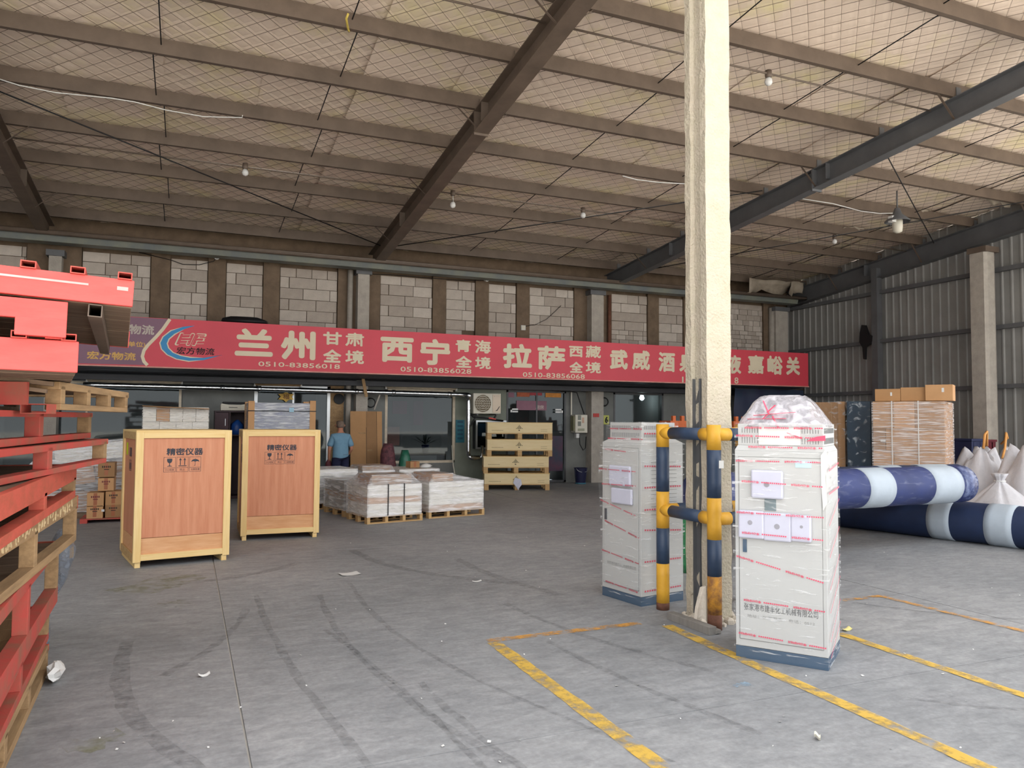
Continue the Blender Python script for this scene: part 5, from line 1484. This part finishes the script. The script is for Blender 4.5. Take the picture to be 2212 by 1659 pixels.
# body: pelvis up to head, arms with forearms, legs
pts = [(0, 0, .84), (0, .0, .98), (0, .01, 1.12), (0, .02, 1.24), (0, .03, 1.32), (0, .06, 1.40), (0, .08, 1.47), (0, .07, 1.55),
       (-.15, .02, 1.25), (-.20, .02, 1.10), (-.235, -.01, .99), (-.225, .05, .86), (-.222, .07, .79),
       (.15, .02, 1.25), (.20, .02, 1.10), (.235, -.01, .99), (.20, .08, .90), (.17, .13, .86),
       (-.09, 0, .78), (-.10, .02, .45), (-.105, -.03, .10), (-.11, .09, .035), (.09, 0, .78), (.10, .02, .45), (.105, -.03, .10), (.11, .09, .035)]
ed = [(0, 1), (1, 2), (2, 3), (3, 4), (4, 5), (5, 6), (6, 7), (3, 8), (8, 9), (9, 10), (10, 11), (11, 12), (3, 13), (13, 14), (14, 15), (15, 16), (16, 17), (0, 18), (18, 19), (19, 20), (20, 21), (0, 22), (22, 23), (23, 24), (24, 25)]
rad = [(.14, .1), (.135, .1), (.145, .1), (.13, .09), (.055, .055), (.06, .065), (.078, .092), (.06, .075),
       .055, .045, .038, .03, .033, .055, .045, .038, .03, .033, .085, .06, .042, .04, .085, .06, .042, .04]
# fingers rooted inside each palm
def hand(base, idx, d, side):
    for k, (o_, l_) in enumerate(((-.022, .055), (-.008, .065), (.007, .06), (.02, .045))):
        a_ = len(pts); p = Vector(base) + Vector((0, o_, -.01)); d1 = Vector(d)
        pts.append(tuple(p + d1 * .03)); pts.append(tuple(p + d1 * (.03 + l_ * .6))); pts.append(tuple(p + (d1 + Vector((side * .5, .2, 0))).normalized() * (.03 + l_)))
        rad.extend([.009, .0085, .007]); ed.extend([(idx, a_), (a_, a_ + 1), (a_ + 1, a_ + 2)])
    a_ = len(pts); p = Vector(base); pts.append(tuple(p + Vector((side * .01, .035, -.01)))); pts.append(tuple(p + Vector((side * .02, .05, -.045))))
    rad.extend([.011, .009]); ed.extend([(idx, a_), (a_, a_ + 1)])
hand(pts[12], 12, (0, .15, -1), 1); hand(pts[17], 17, (-.3, .6, -.6), -1)
skin('body', pts, ed, rad, M_SKIN, man)
for sx in (-1, 1):
    O('ear', MB().tube([(sx * .082, .075, 1.49), (sx * .094, .07, 1.47), (sx * .085, .075, 1.44)], [.01, .018, .009], 8), M_SKIN, man)
    O('eye', MB().tube([(sx * .03, .160, 1.485), (sx * .03, .168, 1.485)], [.012, .008], 8), M_WHITE, man)
O('nose', MB().tube([(0, .155, 1.49), (0, .185, 1.455), (0, .16, 1.445)], [.01, .014, .008], 8), M_SKIN, man)
O('mouth', MB().bx(-.022, .022, .150, .158, 1.418, 1.426), mat('lip', '#8a5548', .6), man)
rings = []
for k in range(8):
    z = 1.425 + .145 * k / 7; q = (z - 1.49) / .085
    r_ = math.sqrt(max(.02, 1 - (q if q > 0 else q * .5) ** 2))
    rings.append([Vector((math.cos(a * .524) * .083 * r_, .062 + math.sin(a * .524) * .097 * r_ - (.012 if k < 4 else 0), z if math.sin(a * .524) < .3 else max(z, 1.53 + .005 * k))) for a in range(12)])
O('hair', MB().rings(rings), M_HAIR, man)
sh = [(0, 0, .70), (0, 0, .90), (0, .01, 1.1), (0, .02, 1.22), (0, .035, 1.315), (-.155, .02, 1.235), (-.205, .02, 1.10), (-.235, -.005, 1.02), (.155, .02, 1.235), (.205, .02, 1.10), (.235, -.005, 1.02)]
skin('shirt', sh, [(0, 1), (1, 2), (2, 3), (3, 4), (3, 5), (5, 6), (6, 7), (3, 8), (8, 9), (9, 10)], [(.195, .14), (.18, .13), (.17, .12), (.155, .11), (.075, .075), .078, .07, .066, .078, .07, .066], M_SHIRT, man)
tr_ = [(0, 0, .93), (-.09, 0, .74), (-.10, .02, .45), (-.105, -.02, .09), (.09, 0, .74), (.10, .02, .45), (.105, -.02, .09)]
skin('trousers', tr_, [(0, 1), (1, 2), (2, 3), (0, 4), (4, 5), (5, 6)], [(.16, .118), .11, .08, .065, .10, .08, .065], M_TROU, man)
for sx in (-1, 1): O('shoe', MB().rings([[Vector((sx * .108 + math.cos(a * .785) * .048 * s_, .04 + math.sin(a * .785) * .13 * s_, z)) for a in range(8)] for s_, z in ((1, 0), (1, .04), (.75, .075), (.4, .1))]), M_BLACK, man)
O('belt_seam', MB().bx(.02, .12, -.122, -.118, .87, .875), M_STEELD, man)
rings = [[Vector((-.225 + math.cos(a * .785) * .07 * s_, .08 + math.sin(a * .785) * .05 * s_, z)) for a in range(8)] for s_, z in ((.3, .58), (.9, .61), (1, .68), (.6, .74), (.15, .79))]
bg_ = O('maroon_bag', MB().rings(rings), mat('maroon_cloth', '#5d2a30', .7, .2, 9)); bg_.location = man.location; bg_.rotation_euler = man.rotation_euler
tag(bg_, 'small maroon bag held in the left hand of the man in the blue shirt', 'bag')

# ================================================================ WRAPPED CABINETS
def cabinet(label, a, b, depth, variant):
    rz = math.atan2(b[1] - a[1], b[0] - a[0]); w = math.hypot(b[0] - a[0], b[1] - a[1])
    t = thing('control_cabinet', label, 'cabinet', (a[0], a[1], 0), rz)
    zs = 1.405
    def B(n, x0, x1, y0, y1, z0, z1, m, bv=.002): return box(n, x0, x1, y0, y1, z0, z1, m, t, False, bv)
    B('plinth', 0, w, 0, depth, 0, .078, M_PLIN)
    B('cabinet_body', 0, w, 0, depth, .08, zs, M_CAB, .004)
    d = B('door', .03, w - .03, -.006, 0, .13, zs - .045, M_CAB, .002)
    mb = MB(); x0, x1, z0, z1 = .028, w - .028, .128, zs - .043
    for p in ((x0, x1, z0 - .002, z0), (x0, x1, z1, z1 + .002), (x0 - .002, x0, z0, z1), (x1, x1 + .002, z0, z1)): mb.bx(p[0], p[1], -.003, .0005, p[2], p[3])
    O('door_gap', mb, M_INKG, t)
    # ventilated hood on a sloping shoulder
    i_ = .018 if variant == 1 else .05
    O('hood_shoulder', MB().rings([[Vector(p) for p in ((0, 0, zs), (w, 0, zs), (w, depth, zs), (0, depth, zs))], [Vector(p) for p in ((i_, i_, zs + .035), (w - i_, i_, zs + .035), (w - i_, depth - i_, zs + .035), (i_, depth - i_, zs + .035))]], False), M_CAB, t)
    B('hood', i_, w - i_, i_, depth - i_, zs + .035, zs + .182, M_CAB, .004)
    mb = MB()
    for z in ((zs + .05, zs + .09), (zs + .12, zs + .155)):
        n = 30
        for k in range(n):
            x = i_ + .03 + (w - 2 * i_ - .06) * k / (n - 1); mb.bx(x - .002, x + .002, i_ - .0012, i_ + .002, z[0], z[1])
            y = i_ + .03 + (depth - 2 * i_ - .06) * k / (n - 1); mb.bx(w - i_ - .002, w - i_ + .0012, y - .002, y + .002, z[0], z[1])
    o = O('vent_slots', mb, mat('slot_shadow_grey', '#6e6f70', .6), t); o['kind'] = 'stuff'
    if variant == 1:
        B('foam_pad', .115, .325, -.035, -.008, 1.085, 1.275, M_FOAM, .012)
        B('foam_pad', .03, .20, -.04, -.008, .812, 1.0, M_FOAM, .012); B('foam_pad', .195, .375, -.036, -.008, .806, .995, M_FOAM, .012); B('foam_pad', .37, .50, -.038, -.008, .815, .99, M_FOAM, .012)
        for x, z, r_, y in ((.22, 1.18, .018, -.0355), (.11, .92, .016, -.0405), (.285, .905, .018, -.0365), (.44, .915, .01, -.0385)): O('foam_hole', MB().tube([(x, y + .001, z), (x, y - .001, z)], r_, 16), mat('foam_hole_grey', '#98979f', .7), t)
        B('meter_panel', .20, .275, -.012, -.006, 1.005, 1.082, mat('dark_meter_panel', '#6d7c80', .3, .2, 9)); box('door_handle', .055, .08, -.016, -.006, .715, .80, M_PLIN, d)
        B('name_sheet', .16, .43, i_ - .006, i_ - .001, zs + .04, zs + .19, M_WHITE, .001)
        B('blue_sticker', .40, .50, -.009, -.006, 1.30, 1.345, mat('pale_blue_sticker', '#b9d8ea', .5, .05, 9), .0)
        mb = MB(); write(mb, '张家港市建丰化工机械有限公司', .06, w - .06, .325, .372, -.0075, .0); flat('lettering', mb, mat('soft_black_print', '#4e4e50', .7), t)
        mb = MB(); write(mb, '地址：张家港市    电话：0512', .08, w - .08, .278, .30, -.0075, .0); flat('lettering', mb, M_INKG, t)
    else:
        B('foam_pad', .13, .42, -.035, -.008, 1.02, 1.20, M_FOAM, .012); B('foam_pad', .16, .44, -.035, -.008, .86, 1.0, M_FOAM, .012)
        box('door_handle', .05, .075, -.016, -.006, .70, .80, mat('dark_handle', '#55565a', .4), d)
        mb = MB(); write(mb, '张家港市建丰化工机械有限公司', .08, w - .06, .30, .33, -.0075, .0); flat('lettering', mb, M_INKG, t)
    # stretch film round everything
    e = .010; rings = []
    for z, q in ((.02, 0), (.3, 0), (.7, .002), (1.1, -.001), (zs, .002), (zs + .03, -.008 if variant == 1 else -.03), (zs + .19, -.012 if variant == 1 else -.04)):
        rings.append([Vector(p) for p in ((-e - q, -.045 - q if .75 < z < 1.3 else -e - q, z), (w + e + q, -.045 - q if .75 < z < 1.3 else -e - q, z), (w + e + q, depth + e + q, z), (-e - q, depth + e + q, z))])
    O('stretch_film', MB().rings(rings, False, False), M_FILMC, t)
    # printed tape wound round: mirrored maker's words and a row of small marks
    tapes = [(1.56, .0, .02, .9), (1.50, -.02, .0, 1.), (1.43, .0, .06, 1.), (1.335, .01, .0, 1.), (1.19, -.03, .0, 1.), (.985, .0, .02, 1.), (.845, -.02, .0, .9), (.62, -.22, .0, 1.), (.385, -.03, .0, 1.), (.155, -.04, .02, 1.)]
    if variant == 2: tapes = [(1.53, .0, .03, .9), (1.44, .0, .05, 1), (1.33, -.05, .0, .8), (1.16, .0, .0, 1), (1.03, .03, 0, 1), (.83, -.2, .05, .9), (.64, -.22, .0, 1), (.39, -.1, 0, 1), (.13, -.05, .02, 1)]
    for k, (z, sl, x0, x1) in enumerate(tapes):
        yy = -.0125 if not .75 < z < 1.3 else -.049
        if z > 1.41: yy = i_ - .016 if variant == 2 else -.002
        mb = MB(); wa = (x1 - x0) * w
        xx = x0 * w + (.02 if k % 2 else .1) * w
        while xx < x1 * w - .05:
            l_ = .115; 
            if xx + l_ > w - .005: break
            zc = z + sl * (xx + l_ / 2 - w / 2)
            write(mb, 'REFENG丰', xx, xx + l_, zc - .009, zc + .009, yy, .03, rise=sl, rot=math.pi, mirror=True)
            xx += l_ + .015
            n_ = 12
            for q in range(n_):
                if xx > w - .02: break
                zc = z + sl * (xx - w / 2)
                mb.add([(xx, yy, zc - .004), (xx + .009, yy, zc - .004), (xx + .009, yy, zc + .005), (xx, yy, zc + .005)], [(0, 1, 2, 3)]); xx += .0135
            xx += .03
        flat('printed_tape', mb, M_PINK if variant == 1 else mat('deep_pink_print', '#c64a5e', .6), t)
    # tape on the right hand side
    for z, sl in ((1.3, .12), (1.14, .05), (1.0, .5), (.8, .55), (.6, .6), (.45, .6), (.28, .7), (.15, .5)) if variant == 1 else ((1.49, .0), (1.2, -.05), (1.02, .0), (.83, .02), (.64, -.1), (.38, 0), (.13, .02)):
        mb = MB(); n_ = 16
        for q in range(n_):
            y = .03 + (depth - .06) * q / n_; zc = z + sl * (y - depth / 2) * .6
            mb.add([(w + .0125, y, zc - .006), (w + .0125, y + .016, zc - .006), (w + .0125, y + .016, zc + .008), (w + .0125, y, zc + .008)], [(0, 1, 2, 3)])
        flat('printed_tape', mb, M_PINK if variant == 1 else mat('deep_pink_print', '#c64a5e', .6), t)
    # vent louvres low on the right side of the back one
    if variant == 2:
        mb = MB()
        for k in range(14): mb.bx(w - .001, w + .003, .12, .42, .78 + .035 * k, .784 + .035 * k)
        O('side_louvres', mb, M_INKG, t)
    # loose plastic over the hood
    if variant == 1:
        rb_ = random.Random(9); rings = []
        for z, sx, sy in ((zs + .165, 1.0, 1.0), (zs + .19, .99, .98), (zs + .23, .9, .88), (zs + .28, .78, .75), (zs + .33, .66, .62), (zs + .365, .55, .5), (zs + .378, .42, .36)):
            ring = []
            for k in range(28):
                an = 2 * math.pi * k / 28; c_, s_ = math.cos(an), math.sin(an); p_ = .45
                ring.append(Vector((w / 2 - .01 + math.copysign(abs(c_) ** p_, c_) * w * .5 * sx + rb_.uniform(-.006, .006), depth / 2 + math.copysign(abs(s_) ** p_, s_) * depth * .5 * sy + rb_.uniform(-.006, .006), z + rb_.uniform(-.006, .006))))
            rings.append(ring)
        O('plastic_bag_top', MB().rings(rings), M_BAG, t)
        mb = MB()
        for p_, q_ in (((.19, -.012, zs + .34), (.23, .0, zs + .25)), ((.26, .03, zs + .31), (.22, -.008, zs + .26)), ((.22, -.01, zs + .25), (.19, -.008, zs + .215)), ((.25, -.005, zs + .235), (.29, -.006, zs + .16)), ((.12, .01, zs + .24), (.4, .01, zs + .262)), ((.08, .0, zs + .215), (.34, .0, zs + .22)), ((.3, -.008, zs + .14), (.44, -.008, zs + .09))):
            mb.bar((p_[0], p_[1] + .035, p_[2]), (q_[0], q_[1] + .01, q_[2]), .014, .003)
        O('twisted_tape', mb, M_PINK, t)
        O('torn_film', MB().add([(w - .03, -.016, zs - .02), (w + .0, -.016, zs + .02), (w + .012, -.012, zs - .05), (w - .005, -.016, zs - .16), (w + .006, -.016, zs - .33), (w - .02, -.016, zs - .38), (w - .03, -.016, zs - .2)], [(0, 6, 5, 4, 3, 2, 1)]), M_WHITE, t)
        O('torn_film', MB().add([(.53, -.006, zs + .1), (w - .002, -.006, zs + .11), (w - .002, -.006, zs + .075), (.47, -.006, zs + .07)], [(0, 3, 2, 1)]), M_PINK, t)
    return t
cabinet('front light grey control cabinet in printed stretch film with a plastic bag over its hood', (3.493, 4.312), (3.846, 3.838), .52, 1)
cabinet('back light grey control cabinet in stretch film, behind the yellow guard rail', (3.562, 6.271), (3.648, 5.748), .50, 2)

# ================================================================ NAVY ROLLS
def roll(label, a, b, r, bands_, m=M_ROLL, capm=None):
    a, b = Vector(a), Vector(b); L = (b - a).length
    t = thing('fabric_roll', label, 'roll', (a.x, a.y, a.z - r))
    d = (b - a) / L; rr_ = random.Random(int(L * 100))
    n = 16
    pts = [a + d * L * k / n for k in range(n + 1)]
    O('roll_body', MB().tube(pts, [r * (1 + rr_.uniform(-.012, .012)) for _ in pts], 32), m, t, True)
    for s0, s1 in bands_:
        q = [a + d * (s0 + (s1 - s0) * k / 4) for k in range(5)]
        o = O('white_sleeve', MB().tube(q, [r * 1.02, r * 1.03, r * 1.026, r * 1.03, r * 1.02], 32), M_BAND, t, True)
    if capm:
        O('end_wrap', MB().tube([b - d * .25, b - d * .1, b, b + d * .07, b + d * .1], [r * 1.025, r * 1.03, r * 1.0, r * .75, r * .3], 24), capm, t, True)
    if capm: O('film_cover', MB().tube([a + d * L * k / 6 for k in range(7)], r * 1.045, 32, False), film('roll_film', (.6, .65, .8), .01, .16, (2, 9, 5), 3, .1, .8, (.55, .75)), t, True)
    return t
CAPF = mat('navy_shiny_wrap', '#2a3566', .18, .4, 7, .9, col2='#8d9bc0', thr=(.45, .8))
roll('lower navy fabric roll with two white sleeves lying on the floor', (9.288,9.198,0.270), (10.084,5.989,0.270), .27, ((1.577,1.871),(2.299,2.626),), M_ROLLD)
roll('upper navy fabric roll with white sleeves laid across the lower one', (5.097,6.956,0.800), (9.517,7.150,0.800), .24, ((2.428,2.873),(3.597,4.138),), M_ROLL, CAPF)
roll('rear navy fabric roll with white sleeves, just showing behind the upper one', (7.434,7.921,0.770), (10.458,7.945,0.770), .23, ((1.404,1.807),(2.174,2.765),), M_ROLLD)

# ================================================================ CARTONS AND WRAPPED PANELS ON THE RIGHT
def yawed(a, b): return math.atan2(b[1] - a[1], b[0] - a[0]), math.hypot(b[0] - a[0], b[1] - a[1])
ca, cb = (10.821,9.744), (11.394,8.829)
rz, w = yawed(ca, cb)
t = thing('wrapped_carton_load', 'tall film wrapped carton load with pale straps behind the navy rolls', 'wrapped load', (ca[0], ca[1], 0), rz)
d = 1.3; hh = 1.965
wood_pallet(t, w, d, .12, 6, 3)
rowz = [.122, .45, .80, 1.13, 1.5, hh]
cuts = [[0, .36, 1], [0, .25, .62, 1], [0, .3, 1], [0, .18, .64, 1], [0, .3, .6, 1]]
for i in range(5):
    for x0, x1 in zip(cuts[i][:-1], cuts[i][1:]): box('carton', x0 * w + .003, x1 * w - .003, 0 + (i % 2) * .012, d, rowz[i] + .002, rowz[i + 1] - .003, M_CART[(i + int(x0 * 9)) % 4], t, False, .004)
film_box(t, w, d, .1, hh - .01, .014, film('carton_film', (.95, .9, .88), .14, .6, (1.3, 1.3, 24), 2.2))
for x in (.27, .64): O('strap', MB().bx(w * x, w * x + .016, -.022, -.018, .12, hh).bx(w * x, w * x + .016, -.02, d + .02, hh + .0, hh + .004), M_WHITE, t)
box('label', .12, .2, -.02, -.016, 1.28, 1.31, M_WHITE, t)
def onload(x, y, z, ww, dd, h2, lab, mm, labs):
    p = Vector((ca[0], ca[1], 0)) + Matrix.Rotation(rz, 3, 'Z') @ Vector((x, y, 0))
    return carton(lab, (p.x, p.y, z), ww, dd, h2, rz, mm, False, labels=labs)
onload(.02, .12, hh + .006, .395, .4, .205, 'left of the three cartons on the wrapped load, small white label', M_CART[0], ((.24, .09, .03, .06),))
onload(.42, .12, hh + .006, .395, .4, .225, 'middle carton of the three on the wrapped load', M_CART[0], ())
onload(.80, .05, hh + .006, .40, .4, .26, 'right, nearer carton of the three on the wrapped load, white label', M_CART[2], ((.24, .14, .035, .07),))
ca2, cb2 = (10.844,10.330), (11.053,9.993)
rz2, w2 = yawed(ca2, cb2)
t = thing('navy_panel_load', 'tall navy wrapped panel load between the brown carton and the strapped load', 'wrapped load', (ca2[0], ca2[1], 0), rz2)
box('panel', 0, w2, 0, .6, .1, 1.98, M_NAVYB, t, False, .01); box('skid', 0, .1, 0, .6, 0, .1, M_OLDW, t); box('skid', w2 - .1, w2, 0, .6, 0, .1, M_OLDW, t)
film_box(t, w2, .6, .1, 1.99, .012, film('panel_film', (.8, .88, .95), .02, .5, (4, 4, 4), 2.4, .15, .8, (.56, .72)))
ca3, cb3 = (10.644,11.011), (10.967,10.489)
rz3, w3 = yawed(ca3, cb3)
t = thing('tall_carton', 'tall taped brown carton in film behind the front cabinet', 'box', (ca3[0], ca3[1], 0), rz3)
box('carton_body', 0, w3, 0, .7, .0, 1.97, M_CART[3], t, False, .006); box('carton_edge', w3 - .11, w3 + .004, -.012, .0, 0, 1.98, M_CART[0], t)
for x in (.3, .62): box('fold_line', w3 * x, w3 * x + .008, -.004, 0, 0, 1.97, M_TANW, t)
film_box(t, w3, .7, 0, 1.98, .016, film('tall_film', (.9, .9, .9), .04, .4, (3, 3, 6), 2.4, .15, .8, (.55, .72)))
# bulk bags with orange lifting straps
def bulk(label, loc, rx, ry, h, seed, pinch=.35, straps=(), green=None):
    r_ = random.Random(seed); n = 40; rings = []
    t = thing('bulk_bag', label, 'bag', loc, r_.uniform(0, .6))
    knot = pinch < .25
    ks = 18
    f1, f2, f3 = r_.uniform(0, 6), r_.uniform(0, 6), r_.uniform(0, 6)
    for k in range(ks):
        q = k / (ks - 1)
        if knot: s_ = (1 + .06 * math.sin(math.pi * q * 1.6)) if q < .4 else (1.03 - .90 * ((q - .4) / .45) if q < .85 else .13 + .14 * (q - .85) / .15)
        else: s_ = (.96 + .10 * math.sin(math.pi * q / .6)) if q < .6 else (.96 - (.96 - pinch) * ((q - .6) / .4) ** .9)
        ring = []
        for a in range(n):
            an = 2 * math.pi * a / n; c_, si = math.cos(an), math.sin(an); p_ = .55 + .35 * q
            am = .03 + .2 * q ** 1.2
            fold = 1 + am * (math.sin(an * 5 + f1 + q * 1.5) * .6 + math.sin(an * 11 + f2 - q * 2) * .45 + math.sin(an * 17 + f3) * .25) + r_.uniform(-.012, .012)
            sag = .02 * math.sin(q * 19 + an * 2 + f1) * (q < .5)
            z = h * q
            if not knot: z += h * .11 * max(0, q - .55) / .45 * math.cos(an * 4 + f2) * 1.0 - .05 * h * max(0, q - .8) / .2
            ring.append(Vector((math.copysign(abs(c_) ** p_, c_) * rx * (s_ + sag) * fold, math.copysign(abs(si) ** p_, si) * ry * (s_ + sag) * fold, max(.002, z))))
        rings.append(ring)
    if not knot:
        for q, dz in ((.7, -.05), (.35, -.14), (.1, -.17)):
            rings.append([Vector((p.x * q, p.y * q, p.z + dz * h)) for p in rings[ks - 1]])
    O('bag_body', MB().rings(rings), M_SACK, t)
    for pts in straps: O('lifting_strap', MB().tube(pts, .022, 6), M_STRAP, t)
    if knot: O('tie', MB().tube([(math.cos(q * .52) * .075, math.sin(q * .52) * .075, h * .85) for q in range(12)], .012, 6, False, True), M_WHITE, t)
    if green: O('green_print', MB().add(green, [(0, 1, 2, 3)]), mat('green_print', '#3a9a5c', .6, .1, 9), t)
    return t
bulk('low knotted white bulk bag just behind the lower navy roll', (12.029,8.366,0.000), .44, .40, .80, 3, .2)
bulk('white bulk bag beside the strapped carton load, one pale loop', (13.152,9.518,0.000), .42, .42, 1.12, 5, .55, [[(-.12, -.1, 1.15), (-.1, -.12, 1.4), (.04, -.12, 1.46), (.1, -.1, 1.2)]])
bulk('white bulk bag with slanting orange strap in the middle of the bags', (14.412,10.070,0.000), .44, .42, 1.1, 8, .6, [[(-.3, -.25, .95), (-.14, -.22, 1.14), (.15, -.1, 1.42), (.3, -.05, 1.32), (.36, .1, 1.2)]])
bulk('white bulk bag with an upright orange strap at the right edge', (13.094,8.567,0.000), .48, .42, 1.2, 11, .62, [[(-.24, -.44, .35), (-.24, -.43, .9), (-.2, -.3, 1.22), (-.1, -.1, 1.4), (.2, -.1, 1.5)], [(-.2, -.2, 1.3), (-.05, -.15, 1.45), (.35, -.1, 1.52)]])
# bins along the metal wall
def bin_(lab, loc, w, d, h, m):
    t = thing('storage_bin', lab, 'bin', loc)
    mb = MB().rings([[Vector(p) for p in ((0.03, .03, 0), (w - .03, .03, 0), (w - .03, d - .03, 0), (.03, d - .03, 0))], [Vector(p) for p in ((0, 0, h - .05), (w, 0, h - .05), (w, d, h - .05), (0, d, h - .05))]], False)
    O('bin_body', mb, m, t); box('rim', -.02, w + .02, -.02, d + .02, h - .048, h, m, t, False, .006)
    for x in (.06, w - .14): box('rib', x, x + .08, -.008, .02, .05, h - .06, m, t)
bin_('dark blue bin against the metal wall behind the bulk bags', (14.997,11.016,0.000), .4, .55, 1.28, mat('blue_bin', '#2a3050', .5, .15, 4))
bin_('dark red bin against the metal wall next to the concrete column', (15.595,11.089,0.000), .25, .5, 1.26, mat('red_bin', '#6d2f38', .5, .15, 4))
